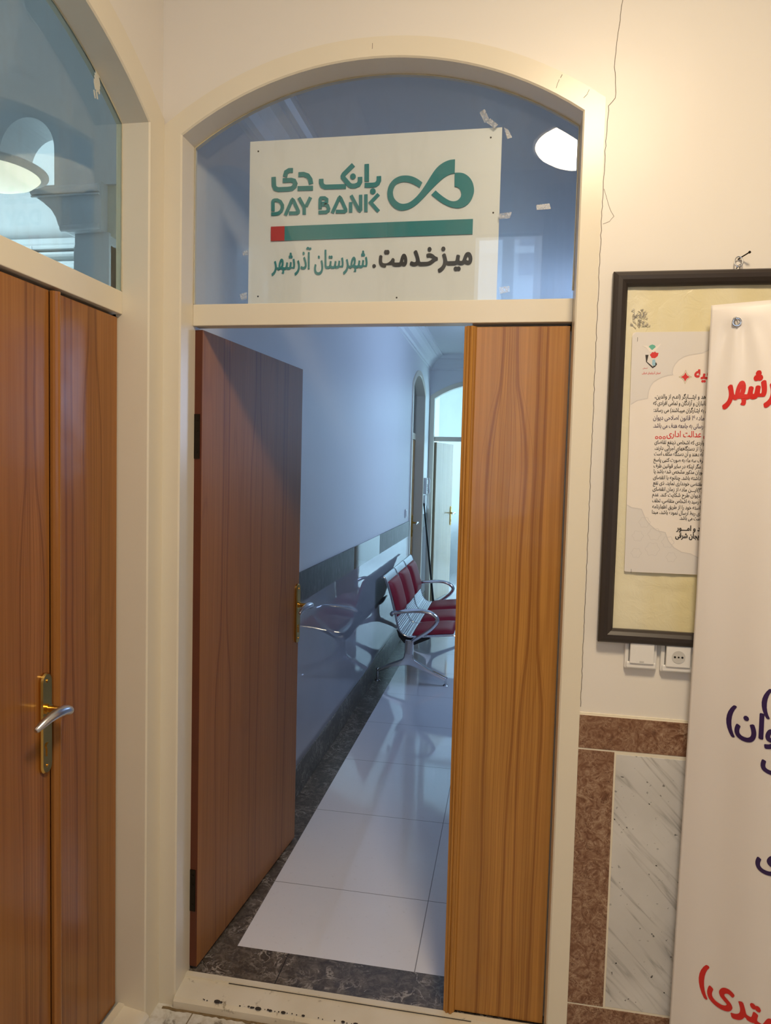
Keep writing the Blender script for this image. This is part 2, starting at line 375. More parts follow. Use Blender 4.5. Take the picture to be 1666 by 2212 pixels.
def stroke(bm, pts, wd, a, b, T=XZ):
    L, Rr = ribbon2d(pts, wd); n = len(pts)
    v = [[bm.verts.new(T(*q, h)) for q in S] for S in (L, Rr) for h in (a, b)]
    La, Lb, Ra, Rb = v
    for i in range(n-1):
        bm.faces.new((La[i], La[i+1], Ra[i+1], Ra[i])); bm.faces.new((Lb[i], Rb[i], Rb[i+1], Lb[i+1]))
        bm.faces.new((La[i], Lb[i], Lb[i+1], La[i+1])); bm.faces.new((Ra[i], Ra[i+1], Rb[i+1], Rb[i]))
    for i in (0, n-1): bm.faces.new((La[i], Ra[i], Rb[i], Lb[i]))
def disc(bm, cx, cz, r, a, b, T=XZ, seg=24):
    prism(bm, [(cx+r*math.cos(2*math.pi*k/seg), cz+r*math.sin(2*math.pi*k/seg)) for k in range(seg)], a, b, T)

# ------------------------------------------------------------------ Persian lettering
FORMS = {'ا': (0xFE8D, 0xFE8E), 'آ': (0xFE81, 0xFE82), 'أ': (0xFE83, 0xFE84), 'د': (0xFEA9, 0xFEAA), 'ذ': (0xFEAB, 0xFEAC), 'ر': (0xFEAD, 0xFEAE),
         'ز': (0xFEAF, 0xFEB0), 'و': (0xFEED, 0xFEEE)}
for ch, b in (('ب', 0xFE8F), ('پ', 0xFB56), ('ت', 0xFE95), ('ث', 0xFE99), ('ج', 0xFE9D), ('چ', 0xFB7A), ('ح', 0xFEA1), ('خ', 0xFEA5), ('س', 0xFEB1),
              ('ش', 0xFEB5), ('ص', 0xFEB9), ('ض', 0xFEBD), ('ط', 0xFEC1), ('ظ', 0xFEC5), ('ع', 0xFEC9), ('غ', 0xFECD), ('ف', 0xFED1), ('ق', 0xFED5),
              ('ک', 0xFB8E), ('گ', 0xFB92), ('ل', 0xFEDD), ('م', 0xFEE1), ('ن', 0xFEE5), ('ه', 0xFEE9), ('ی', 0xFBFC), ('ئ', 0xFE89)):
    FORMS[ch] = (b, b+1, b+2, b+3)
def shape(s):
    s = s.replace('لا', '\uE000'); out = []; n = len(s)
    dual = lambda c: c == 'ـ' or (c in FORMS and len(FORMS[c]) == 4)
    joins = lambda c: c == 'ـ' or c in FORMS or c == '\uE000'
    for i, c in enumerate(s):
        pj = i > 0 and dual(s[i-1]); nj = i < n-1 and joins(s[i+1])
        if c == '\uE000': out.append(chr(0xFEFC if pj else 0xFEFB))
        elif c in FORMS:
            f = FORMS[c]
            if len(f) == 2: out.append(chr(f[1] if pj else f[0]))
            else: out.append(chr(f[3] if pj and nj else f[1] if pj else f[2] if nj else f[0]))
        else: out.append({'(': ')', ')': '('}.get(c, c))
    v = ''.join(out)[::-1]
    # digits keep their own order
    res, run = '', ''
    for c in v:
        if c in '۰۱۲۳۴۵۶۷۸۹': run = c+run
        else: res += run+c; run = ''
    return res+run
GLY = {}
def need(strings, bold):
    for s in strings:
        for c in shape(s): GLY.setdefault((c, 0), None)
def make_glyphs():
    objs = []
    for (c, bold) in GLY:
        for suffix in ('', '|'):
            cu = bpy.data.curves.new('glyph', 'FONT'); cu.body = c+suffix; cu.size = 1; cu.offset = bold if suffix == '' else 0
            cu.resolution_u = 4; o = bpy.data.objects.new('glyph', cu); C.objects.link(o); objs.append((c, bold, suffix, o))
    cu = bpy.data.curves.new('glyph', 'FONT'); cu.body = '|'; cu.size = 1; ob = bpy.data.objects.new('glyph', cu); C.objects.link(ob)
    dg = bpy.context.evaluated_depsgraph_get()
    def mesh(o):
        e = o.evaluated_get(dg); me = e.to_mesh(); V = [(v.co.x, v.co.y) for v in me.vertices]; F = [tuple(p.vertices) for p in me.polygons]; e.to_mesh_clear(); return V, F
    bar = max(x for x, y in mesh(ob)[0])
    tmp = {}
    for c, bold, sfx, o in objs:
        if sfx == '': tmp[(c, bold)] = mesh(o)
        else: GLY[(c, bold)] = (*tmp[(c, bold)], max(x for x, y in mesh(o)[0])-bar)
    for *_, o in objs+[(ob,)]:
        cu = o.data; bpy.data.objects.remove(o); bpy.data.curves.remove(cu)
GLYPHN = []
def textmesh(bm, s, x, z, bold, T, width=None, size=None, depth=0.0, xscale=1, tall=1, mi=0):
    """write shaped string s with its left end at x and baseline z. T(p, q, h)->world."""
    vis = shape(s); tot = sum(GLY[(c, 0)][2] for c in vis)
    k = size if size else width/tot
    if width and size: xscale = width/tot/size
    px = 0
    for c in vis:
        V, F, adv = GLY[(c, 0)]
        for bi, (ox, oz) in enumerate(BOLD[bold]):
          hh = (depth or 1)+(4e-5 if depth else .06)*(bi+.33*(len(GLYPHN) % 3))
          P = [(x+(px+a)*k*xscale+ox*k, z+(b+oz)*k*tall) for a, b in V]
          top = [bm.verts.new(T(p, q, hh)) for p, q in P]
          for f in F:
              try: bm.faces.new([top[i] for i in f]).material_index = mi
              except ValueError: pass
          if depth:
              bot = [bm.verts.new(T(p, q, 0)) for p, q in P]; ec = {}
              for f in F:
                  for i in range(len(f)):
                      e = (f[i], f[(i+1) % len(f)]); key = tuple(sorted(e)); ec.setdefault(key, []).append(e)
              for key, l in ec.items():
                  if len(l) == 1:
                      i, j = l[0]
                      try: bm.faces.new((top[i], bot[i], bot[j], top[j])).material_index = mi
                      except ValueError: pass
        px += adv; GLYPHN.append(1)
    return px*k*xscale
B0, B1, B2 = 0, 1, 2
BOLD = {0: [(0, 0)], 1: [(.016*math.cos(a), .012*math.sin(a)) for a in [math.pi/4+math.pi/2*k for k in range(4)]], 2: [(0, 0)]+[(.034*math.cos(a), .026*math.sin(a)) for a in [math.pi/4*k for k in range(8)]]}
LINES = ["شاهد و ایثـــارگر (اعـم از والدین،", "، جانبازان و آزادگان و تمامی افرادی که", "انی به ایثـارگران میبـاشند) می رساند:",
 "۴ ماده ۱۶ قانون اصلاحی دیوان", "ت رسانی به جامعه هدف می باشد.", "ن عدالت اداری", "مواردی که اشخاص ذینفع تقاضای",
 "ی را از دستگاههای اجرایی دارند،", "ارائه دهند و آن دستگاه مکلف است", "ظرف سه ماه به صورت کتبی پاسخ", "ند مگر اینکه در سایر قوانین ظرف",
 "آموران مذکور مشخص شده باشد یا", "را داشته باشد. چنانچه با انقضای", "مقتضی خودداری نماید، ذی نفع", "(۳)ایـــن ماده از زمان انقضای",
 "ر دیوان طرح شکایت کند. عدم", "ئه رسید به اشخاص متقاضی، تخلف", "واسته خود را از طریق اظهارنامه", "ذی ربط ارسال نموده باشد، مبدا", "است می باشد.",
 "د و امـــور", "ایجان شرقی"]
need(LINES, B1); need(["خـد", "مـت", "عیه", "میـز", "خـدمـت", ".", "د و امـــور", "ایجان شرقی"], B2); need(["شهرستان آذرشهر", "آذرشهر", "استان آذربایجان شرقی"], B1)
need(["آذرشهر", "روان)", ")", "ی", "ت", "کیلومتری)", "عیه"], B2)
make_glyphs()

# ------------------------------------------------------------------ arched door sets
def arc(u0, u1, zs, za, n=28):
    hw = (u1-u0)/2; r = za-zs; Rr = (hw*hw+r*r)/(2*r); cu = (u0+u1)/2; cz = za-Rr; a = math.asin(min(1, hw/Rr))
    return [(cu+Rr*math.sin(t), cz+Rr*math.cos(t)) for t in [(-a+2*a*k/n) for k in range(n+1)]]
def frame_ring(T, u0, u1, zs, za, aw, v0, v1, zbot):
    inner = [(u0, zbot)]+arc(u0, u1, zs, za)+[(u1, zbot)]
    outer = [(u0-aw, zbot)]+arc(u0-aw, u1+aw, zs+aw*.55, za+aw)+[(u1+aw, zbot)]
    bm = bmesh.new(); n = len(inner)
    def V(L, v): return [bm.verts.new(T(u, v, z)) for u, z in L]
    c = .004
    innc = [(u0-c, zbot)]+arc(u0-c, u1+c, zs+c*.5, za+c)+[(u1+c, zbot)]
    I0, I0b, I1, O0, O1 = V(innc, v0), V(inner, v0+c), V(inner, v1), V(outer, v0), V(outer, v1)
    for i in range(n-1):
        for A, B in ((O0, I0), (I0, I0b), (I0b, I1), (I1, O1), (O1, O0)): bm.faces.new((A[i], A[i+1], B[i+1], B[i]))
    for i in (0, n-1): bm.faces.new((I0[i], I0b[i], I1[i], O1[i], O0[i]))
    return bm, outer
def wall_holed(name, T, ua, ub, z0, z1, v0, v1, outline, mat, extra=None):
    """wall slab with one arched hole down to the floor. outline from bottom-left over the arch to bottom-right"""
    bm = bmesh.new(); O = outline; uL, uR = O[0][0], O[-1][0]
    A = [(u, z) for u, z in O]
    def quad(pts):
        prism(bm, pts, v0, v1, lambda p, q, h: T(p, h, q))
    quad([(ua, z0), (uL, z0), (uL, O[1][1]), (uL, z1), (ua, z1)]); quad([(uR, z0), (ub, z0), (ub, z1), (uR, z1), (uR, O[-2][1])])
    for p, q in zip(O[1:-2], O[2:-1]): quad([p, q, (q[0], z1), (p[0], z1)])
    bmesh.ops.remove_doubles(bm, verts=bm.verts, dist=1e-5)
    dup = {}
    for f in list(bm.faces):
        key = tuple(sorted(v.index for v in f.verts))
    bm.verts.index_update(); seen = {}
    for f in bm.faces: seen.setdefault(tuple(sorted(v.index for v in f.verts)), []).append(f)
    kill = [f for l in seen.values() if len(l) > 1 for f in l]
    if kill: bmesh.ops.delete(bm, geom=kill, context='FACES_ONLY')
    return link(name, bm, mat)
def pane(T, u0, u1, zb, zs, za, v, th=.004, mat='glass', ext=.0):
    bm = bmesh.new(); O = [(u0, zb)]+arc(u0, u1, zs, za)+[(u1, zb)]
    prism(bm, O, v, v+th, lambda p, q, h: T(p, h, q)); return link('glass_pane', bm, mat)
def leafbox(T, u0, u1, v0, v1, z0, z1, mat, origin):
    """leaf whose mesh has its own origin so the veneer figure belongs to the leaf"""
    bm = bmesh.new(); box(bm, u0, u1, v0, v1, z0, z1, T=lambda x, y, z: tuple(Vector(T(x, y, z))-Vector(origin)), bev=.0015)
    o = link('door_leaf', bm, mat); o.location = origin; PW[o.name] = Matrix.Translation(origin); return o
def astragal(T, u0, v, z0, z1, mat):
    """stepped, beaded cover strip"""
    bm = bmesh.new(); prof = [(0, 0), (0, -.008), (.006, -.010), (.007, -.014), (.010, -.0165), (.013, -.0150), (.015, -.0125), (.017, -.0165), (.021, -.018), (.025, -.0165), (.0265, -.012), (.030, -.010), (.033, -.004), (.034, 0)]
    prism(bm, [(u0+a, v+b) for a, b in prof], z0, z1, lambda p, q, h: T(p, q, h)); return link('cover_strip', bm, mat)
def rounded_plate(w, h, n=10):
    r = w/2; P = [(r*math.cos(math.pi*k/n), h/2-r+r*math.sin(math.pi*k/n)) for k in range(n+1)]
    return P+[(r*math.cos(math.pi+math.pi*k/n), -h/2+r+r*math.sin(math.pi+math.pi*k/n)) for k in range(n+1)]
def handle(T, zc=0.985):
    """T(a, n, z): a toward the hinge, n out of the leaf. returns parts"""
    bm = bmesh.new(); P = rounded_plate(.040, .250)
    A = [bm.verts.new(T(p, 0, zc+q)) for p, q in P]; B = [bm.verts.new(T(p, .006, zc+q)) for p, q in P]
    Cc = [bm.verts.new(T(p*.82, .010, zc+q*.975)) for p, q in P]; n = len(P)
    for X, Y in ((A, B), (B, Cc)):
        for i in range(n): bm.faces.new((X[i], X[(i+1) % n], Y[(i+1) % n], Y[i]))
    bm.faces.new(Cc); bm.faces.new(A[::-1])
    for zz in (.105, -.105): cyl(bm, T(0, .009, zc+zz), T(0, .0125, zc+zz), .004, 10)
    # key cylinder
    cyl(bm, T(0, .009, zc-.055), T(0, .013, zc-.055), .008, 14); box(bm, -.0045, .0045, .009, .0125, zc-.080, zc-.058, T=T)
    plate = link('handle_plate', bm, 'brass', smooth=True)
    bm = bmesh.new(); cyl(bm, T(0, .008, zc+.036), T(0, .052, zc+.036), .0090, 14); cyl(bm, T(0, .008, zc+.036), T(0, .016, zc+.036), .013, 16)
    neck = link('handle_neck', bm, 'brass', smooth=True)
    bm = bmesh.new(); pts = smoothpath([T(-.014, .060, zc+.030), T(-.004, .064, zc+.036), T(.015, .066, zc+.042), (T(.045, .065, zc+.043)), T(.075, .060, zc+.036), T(.104, .054, zc+.022)], 5)
    rr = [.0085+.0035*math.sin(math.pi*min(1, i/(len(pts)-1)*1.1))**.6 if i/(len(pts)-1)*1.1 < 1 else .0078 for i in range(len(pts))]; rr[0] = .005; rr[-1] = .0055; rr[-2] = .0075
    tube(bm, pts, rr, 14); cyl(bm, T(0, .050, zc+.036), T(0, .064, zc+.036), .0095, 12)
    lever = link('handle_lever', bm, 'steel', smooth=True)
    return plate, neck, lever

D0, D1 = .0825, .10           # glass plane, back of frame
ZB, ZT = 2.0213, 2.0845       # underside and top of the transom bar
TF = lambda u, v, z: (u, v, z)                    # front wall
TL = lambda u, v, z: (-v, -u, z)                  # left wall (mirrored)

# ---------------- front door (door_1)
d1 = root('door_1', (.606, .05, 0), 'arched cream-framed double door, its left leaf open onto the blue corridor', 'door', kind='structure')
bm, outl = frame_ring(TF, .054, 1.1584, 2.540, 2.712, .0545, 0, D1, -.045)
fr = link('door_frame', bm, 'paint')
outl_front = outl
tb = boxo('transom_bar', (.054, 1.1584, D0-.002, D0+.042, ZB, ZT), 'paint', bev=.002)
gp = pane(TF, .054, 1.1584, ZT, 2.540, 2.712, D0+.001)
# sill: sloping painted threshold with a raised back lip
bm = bmesh.new(); prism(bm, [(-.012, -.045), (-.012, -.022), (-.004, -.012), (.066, -.002), (.068, .004), (.086, .005), (.088, -.045)], .054, 1.1584, lambda p, q, h: (h, p, q))
th = link('threshold', bm, 'oldpaint')
chips = bmesh.new(); rr = random.Random(4)
for k in range(70):
    x = .14+rr.random()**1.0*.86; r = .0012+rr.random()**3*.005; z = -.0095-.0032*(rr.random())
    if x < .30 and rr.random() < .6: continue
    disc(chips, x, 0, r*(1+rr.random()), -.0012, .0006, lambda p, q, h, x=x, z=z: (p, -.0045+q*.45+ (rr.random()-.5)*.0, z+.0042+h+q*.15), 7)
stroke(chips, [(.20, .0655), (.45, .0662), (.70, .0655), (.95, .066)], .0024, 0, .0008, lambda p, q, h: (p, q, .0002-.001+h+.0008))
ch = link('paint_chip', chips, 'chip'); ch['kind'] = 'stuff'
gm_ = bmesh.new(); rr = random.Random(12)
L_ = [(.02+.0117*i, -.0150+rr.uniform(-.003, .003)) for i in range(100)]
stroke(gm_, L_, .009, -.0455, -.0435, lambda p, q, h: (p, q, h)); gr_ = link('grime', gm_, flat('brown_grime', (.20, .14, .07), .8, var=.6, scale=60)); adopt(d1, gr_)
bead = bmesh.new(); pts = []
O = [(.054, ZT)]+arc(.054, 1.1584, 2.540, 2.712, 60)+[(1.1584, ZT)]; O2 = []
for i in range(len(O)-1):
    a, b = Vector(O[i]), Vector(O[i+1]); m = max(1, int((b-a).length/.02))
    for k in range(m): O2.append(a+(b-a)*k/m)
cc = Vector((.606, 2.35)); rr = random.Random(11)
pts = [(p.x+(cc.x-p.x)*.004, D0-.0005, p.y+(cc.y-p.y)*.004) for p in O2]
tube(bead, pts, [.0012+.0016*abs(noise.noise(Vector((i*.23, 1.3, 0)))) for i in range(len(pts))], 6)
sl = link('sealant', bead, 'sealant')
adopt(d1, fr, tb, gp, th, ch, sl)
bm = bmesh.new(); box(bm, 1.150, 1.205, .133, .150, 0, 2.05); box(bm, .885, 1.205, .133, .150, 2.006, 2.05); rbt = link('door_stop', bm, 'paint'); adopt(d1, rbt)  # stop strips added to block light in the leaf gaps
# fixed right leaf
lf = leafbox(TF, .880, 1.155, .0925, .132, .006, 2.0125, 'wood', (1.0, .11, 0))
ast = astragal(TF, .866, .0925, .006, 2.0125, 'wood'); adopt(d1, lf); adopt(lf, ast)
# open left leaf, hinged at the left jamb
H = Vector((.079, .097)); E2 = Vector((.1435, .928)); dr = (E2-H).normalized(); nr = Vector((dr.y, -dr.x))   # nr points to +x (outer face)
LW = (E2-H).length
def TO(a, n, z):  # a along leaf from the hinge, n out of the outer face
    p = H+dr*a+nr*n; return (p.x, p.y, z)
org = Vector((H.x, H.y, 0))
bm = bmesh.new(); box(bm, 0, LW, 0, .040, .012, 2.0125, bev=.0015)
ol = link('door_leaf', bm, 'wood3'); ang = math.atan2(dr.y, dr.x)
ol.location = org; ol.rotation_euler = (0, 0, ang); PW[ol.name] = Matrix.Translation(org) @ Matrix.Rotation(ang, 4, 'Z')
bm = bmesh.new(); box(bm, -.0008, .0, 0.0005, .0395, .014, 2.011, T=lambda x, y, z: TO(x, -y, z)); edge = link('edge_lipping', bm, 'woodred')
def TH(a, n, z): return TO((LW-.024)-a, n, z)
hp = handle(TH, 0.995)
hinges = []
for zc in (1.70, .27):
    bm = bmesh.new(); box(bm, -.0032, -.0006, -.034, -.006, zc-.075, zc+.06, T=TO)
    cyl(bm, TO(-.006, -.040, zc-.03), TO(-.006, -.040, zc+.055), .006, 10)
    for dz in (.04, .01, -.055): cyl(bm, TO(-.005, -.016, zc+dz), TO(-.0030, -.016, zc+dz), .0042, 10)
    hinges.append(link('hinge', bm, 'darkmetal'))
adopt(d1, ol); adopt(ol, edge, *hp, *hinges)

# ---------------- left door (door_2), same joinery in the left wall
LO = .0276
U = lambda u: u+LO      # the opening starts .0816 from the corner
TLo = lambda u, v, z: (-v, -(u+LO), z)
d2 = root('door_2', (-.05, -.63, 0), 'closed wooden double door with brass lever handle in the left wall', 'door', kind='structure')
bm, outl = frame_ring(TLo, .054, 1.1584, 2.540, 2.712, .0815, 0, D1, -.045)
fr = link('door_frame', bm, 'paint')
bm = bmesh.new(); box(bm, .054, 1.1584, D0-.002, D0+.042, ZB, ZT, T=TLo, bev=.002); tb = link('transom_bar', bm, 'paint')
gp = pane(TLo, .054, 1.1584, ZT, 2.540, 2.712, D0+.001, mat='glass_left')
bm = bmesh.new(); prism(bm, [(-.012, -.045), (-.012, -.022), (-.004, -.012), (.066, -.002), (.068, .004), (.086, .005), (.088, -.045)], .054, 1.1584, lambda p, q, h: TLo(h, p, q)); th = link('threshold', bm, 'oldpaint')
bead = bmesh.new(); pts = [TLo(p.x+(cc.x-p.x)*.003, D0-.0005, p.y+(cc.y-p.y)*.003) for p in O2]
tube(bead, pts, [.0012+.0018*abs(noise.noise(Vector((i*.21, 5.3, 0)))) for i in range(len(pts))], 6); sl = link('sealant', bead, 'sealant')
bm = bmesh.new(); rr = random.Random(3)
for k in range(26):
    a = rr.gauss(0, 1); zz = 2.588+rr.gauss(0, .015); uu = .1760+(2.588-zz)*.12+a*.0045
    stroke(bm, [(uu-.003, zz-.010), (uu, zz), (uu+.003, zz+.008)], .004+.004*rr.random(), D0-.0012-k*3e-5, D0-.0002, lambda p, q, h: TLo(p, h, q))
sm = link('paint_smear', bm, 'putty')
bm = bmesh.new(); box(bm, .02, .064, .133, .150, 0, 2.05, T=TLo); box(bm, 1.148, 1.20, .133, .150, 0, 2.05, T=TLo); box(bm, .02, 1.20, .133, .150, 2.006, 2.05, T=TLo); box(bm, .34, .37, .133, .150, 0, 2.02, T=TLo); box(bm, .02, 1.20, .133, .150, -.045, .02, T=TLo)
adopt(d2, fr, tb, gp, th, sl, sm, link('door_stop', bm, 'paint'))  # unseen stops added here too, shutting off light between the leaves
lf = leafbox(TLo, .0595, .349, .0925, .132, .006, 2.0125, 'wood2', (-.11, -.25, 0))
ast = astragal(TLo, .3245, .0925, .006, 2.0125, 'wood2')
bm = bmesh.new(); prof = [(0, 0), (0, -.008), (.005, -.011), (.008, -.0165), (.013, -.018), (.018, -.0165), (.024, -.012), (.032, -.005), (.034, 0)]
bpy.data.objects.remove(ast)
prism(bm, [(.3555-a, .0925+b) for a, b in prof], .006, 2.0125, lambda p, q, h: TLo(p, q, h)); ast = link('cover_strip', bm, 'wood2')
adopt(d2, lf); adopt(lf, ast)
lf = leafbox(TLo, .3585, 1.153, .0925, .132, .006, 2.0125, 'wood2', (-.11, -.78, 0))
hp = handle(lambda a, n, z: TLo(.3815+a, .0925-n, z), 0.968)
adopt(d2, lf); adopt(lf, *hp)

# ---------------- walls, floors, ceilings
wf = wall_holed('wall_front', TF, -.12, 3.2, -.10, 3.9, .010, .098, outl_front, 'plaster')
tag(wf, 'cream plaster wall around the arched front door', 'wall', kind='structure')
bm, outl_left = frame_ring(TLo, .054, 1.1584, 2.540, 2.712, .0815, 0, D1, -.045); bm.free()
wl = wall_holed('wall_left', TLo, -.0374, 3.45, -.10, 3.9, .010, .098, outl_left, 'plaster')
tag(wl, 'cream plaster wall around the closed left door', 'wall', kind='structure')
def slab(name, d, mat, label, cat, kind='structure', bev=0):
    return tag(boxo(name, d, mat, bev=bev), label, cat, kind=kind)
slab('wall_right', (3.2, 3.3, -3.5, .098, -.1, 3.9), 'plaster_dim', 'right wall of the hall, darkened to bounce less light', 'wall')
slab('ceiling', (-.12, 3.3, -3.6, .098, 3.9, 4.0), 'plaster', 'hall ceiling', 'ceiling')
slab('floor', (-.10, 3.3, -3.6, .098, -.145, -.045), 'hallfloor', 'worn patterned marble hall floor in front of the sill', 'floor')
def wall_rect_hole(name, T, ua, ub, z0, z1, v0, v1, hu0, hu1, hz0, hz1, mat, label):
    bm = bmesh.new()
    for q in ((ua, hu0, z0, z1), (hu1, ub, z0, z1), (hu0, hu1, z0, hz0), (hu0, hu1, hz1, z1)):
        if q[1]-q[0] > 1e-4 and q[3]-q[2] > 1e-4: box(bm, q[0], q[1], v0, v1, q[2], q[3], T=T)
    return tag(link(name, bm, mat), label, 'wall', kind='structure')
# hall back wall with the tall window whose reflection shows in the door glass
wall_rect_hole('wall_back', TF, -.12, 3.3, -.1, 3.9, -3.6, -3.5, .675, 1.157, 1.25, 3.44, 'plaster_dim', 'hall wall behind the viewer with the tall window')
def window(n, T, u0, u1, z0, z1, v, mull, label, mat='darkframe'):
    e = root('window_%d' % n, T((u0+u1)/2, v, z0), label, 'window', kind='structure')
    bm = bmesh.new(); t = .03
    for q in ((u0, u0+t, z0, z1), (u1-t, u1, z0, z1), (u0, u1, z0, z0+t), (u0, u1, z1-t, z1)): box(bm, q[0], q[1], v-.025, v+.025, q[2], q[3], T=T)
    for a, b in mull: box(bm, a, b, v-.03, v+.03, z0, z1, T=T)
    f = link('window_frame', bm, mat); bm = bmesh.new(); box(bm, u0+t, u1-t, v-.003, v+.003, z0+t, z1-t, T=T); g = link('window_pane', bm, 'glass'); adopt(e, f, g); return e
MAT['darkframe'] = flat('dark_window_frame', (.05, .055, .065), .4)
window(1, TF, .675, 1.157, 1.25, 3.44, -3.55, [(.886, .975)], 'tall dark-framed hall window mirrored in the door glass')
# drape beside the window
bm = bmesh.new(); N = 60; rows = []
for zz in (.1, 1.2, 2.4, 3.75):
    rows.append([bm.verts.new((1.19+.0075*i, -3.42+.028*math.sin(i*.9)+.01*math.sin(i*.37+zz), zz)) for i in range(N)])
for A, B in zip(rows, rows[1:]):
    for i in range(N-1): bm.faces.new((A[i], A[i+1], B[i+1], B[i]))
cu = link('curtain', bm, 'curtain', smooth=True); md = cu.modifiers.new('s', 'SOLIDIFY'); md.thickness = .004
tag(cu, 'dark grey curtain hanging beside the hall window', 'curtain')
# facade across the courtyard, seen mirrored in the door glass
fb = root('building', (1.5, -9, -3), 'pale building facade across the courtyard, seen mirrored', 'building')
bm = bmesh.new(); box(bm, -4, 8, -9.4, -9, -3, 9)
for zz in (3.4, 4.9, 6.2): box(bm, -4, 8, -9, -8.86, zz, zz+.09)
for zz in (3.9, 5.6): box(bm, .9, 1.6, -9, -8.90, zz+.0, zz+.07)
wl_ = link('facade_wall', bm, flat('pale_facade_stone', (.72, .74, .76), .7)); adopt(fb, wl_)
for k, (x, zz) in enumerate([(1.02, 4.6), (1.02, 6.0), (2.4, 4.6), (-.6, 4.6)]):
    p = boxo('facade_window', (x, x+.42, -9, -8.93, zz, zz+.72), flat('facade_window_dark', (.10, .15, .24), .2)); adopt(fb, p)

# corridor shell
XW = .025
TC = lambda u, v, z: (XW-v, u, z)      # corridor left wall, u runs into the depth
CU0, CU1 = 5.10, 6.03
bm, outl_c = frame_ring(TC, CU0, CU1, 2.44, 2.60, .055, -.012, .095, 0); cframe = link('door_frame', bm, 'paint')
wc = wall_holed('wall_corridor_left', TC, .098, 6.75, -.1, 3.0, 0, .10, outl_c, 'plaster_blue')
tag(wc, 'bluish corridor wall behind the open leaf', 'wall', kind='structure')
wall_rect_hole('wall_corridor_right', lambda u, v, z: (1.95+v, u, z), .098, 6.75, -.1, 3.0, 0, .12, 3.05, 4.15, 1.65, 2.6, 'plaster_blue', 'right wall of the corridor, hidden behind the fixed leaf')
slab('ceiling_corridor', (-.1, 2.1, .098, 6.75, 2.97, 3.07), 'plaster_blue', 'corridor ceiling', 'ceiling')
bm = bmesh.new(); box(bm, .16, 1.95, .2353, 10.2, -.1, 0); ft = link('floor_corridor', bm, 'tiles'); tag(ft, 'glossy white tiled corridor floor', 'floor', kind='structure')
bm = bmesh.new(); box(bm, -.03, 1.95, .0885, .2353, -.1, 0); box(bm, -.03, .16, .2353, 6.56, -.1, 0)
tag(link('floor_border', bm, 'emperador'), 'dark brown marble border along sill and wall', 'floor', kind='structure')
bm = bmesh.new(); box(bm, XW, XW+.012, .10, CU0-.055, 0, .158, bev=.002); box(bm, XW, XW+.012, CU1+.055, 6.56, 0, .158, bev=.002)
tag(link('baseboard_left', bm, 'emperador_base'), 'dark marble baseboard on the corridor wall', 'baseboard', kind='structure')
for i, (za, zb_, mt, lb) in enumerate([(.158, .957, 'walltiles', 'glossy grey wall tiling behind the chairs'), (.957, 1.104, 'band', 'dark polished tile band on top of the wall tiling')]):
    bm = bmesh.new(); box(bm, XW, XW+.008, .10, CU0-.055, za, zb_); box(bm, XW, XW+.008, CU1+.055, 6.56, za, zb_)
    tag(link('trim_%d' % (i+1), bm, mt), lb, 'wall tiling', kind='structure')
# cove mouldings
bm = bmesh.new(); prof = [(0, 2.800), (.012, 2.806), (.012, 2.822), (.028, 2.835), (.045, 2.868), (.080, 2.902), (.108, 2.915), (.108, 2.928), (.125, 2.934), (.140, 2.952), (.155, 2.956), (.155, 2.97), (0, 2.97)]
prism(bm, [(XW+a, b) for a, b in prof], .10, 6.56, lambda p, q, h: (p, h, q)); prism(bm, [(6.56-a, b) for a, b in prof], XW, 1.95, lambda p, q, h: (h, p, q))
tag(link('trim_3', bm, 'plaster_blue'), 'stepped plaster cove under the corridor ceiling', 'moulding', kind='structure')
# corridor side door (door_3)
d3 = root('door_3', (XW, 5.57, 0), 'narrow arched side door far down the corridor wall', 'door', kind='structure')
bm = bmesh.new(); box(bm, CU0, CU1, .0825, .12, 1.95, 2.02, T=TC); tb = link('transom_bar', bm, 'paint')
gp = pane(TC, CU0, CU1, 2.02, 2.44, 2.60, .085)
lf = leafbox(TC, CU0+.004, CU1-.004, .088, .125, .006, 1.945, 'wood', (-.06, 5.57, 0))
hp = handle(lambda a, n, z: TC(CU1-.10-a, .088-n, z), .985); adopt(lf, *hp); adopt(d3, cframe, tb, gp, lf)
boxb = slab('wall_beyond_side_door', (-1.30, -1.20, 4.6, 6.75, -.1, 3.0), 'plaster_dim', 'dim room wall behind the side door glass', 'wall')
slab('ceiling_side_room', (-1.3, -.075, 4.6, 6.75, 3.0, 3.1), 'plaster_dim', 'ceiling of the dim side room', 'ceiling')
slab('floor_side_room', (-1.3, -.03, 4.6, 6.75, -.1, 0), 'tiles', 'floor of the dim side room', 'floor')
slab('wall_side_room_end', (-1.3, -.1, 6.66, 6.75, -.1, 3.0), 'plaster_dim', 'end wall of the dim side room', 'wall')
# end wall (door_4)
TE = lambda u, v, z: (u, 6.56+v, z)
bm, outl_e = frame_ring(TE, .085, 1.18, 2.470, 2.640, .0545, -.012, .095, 0); ef = link('door_frame', bm, 'paint')
we = wall_holed('wall_corridor_end', TE, -.1, 2.07, -.1, 3.0, 0, .10, outl_e, 'plaster_blue'); tag(we, 'end wall of the corridor around the far door', 'wall', kind='structure')
d4 = root('door_4', (.63, 6.6, 0), 'far arched doorway at the corridor end, leaf swung inward', 'door', kind='structure')
bm = bmesh.new(); box(bm, .085, 1.18, .06, .105, 1.966, 2.02, T=TE); tb = link('transom_bar', bm, 'paint')
gp = pane(TE, .085, 1.18, 2.02, 2.470, 2.640, .0825)
h4 = Vector((.115, 6.655)); e4 = Vector((.262, 7.34)); dd = (e4-h4).normalized(); nn4 = Vector((dd.y, -dd.x)); l4 = (e4-h4).length
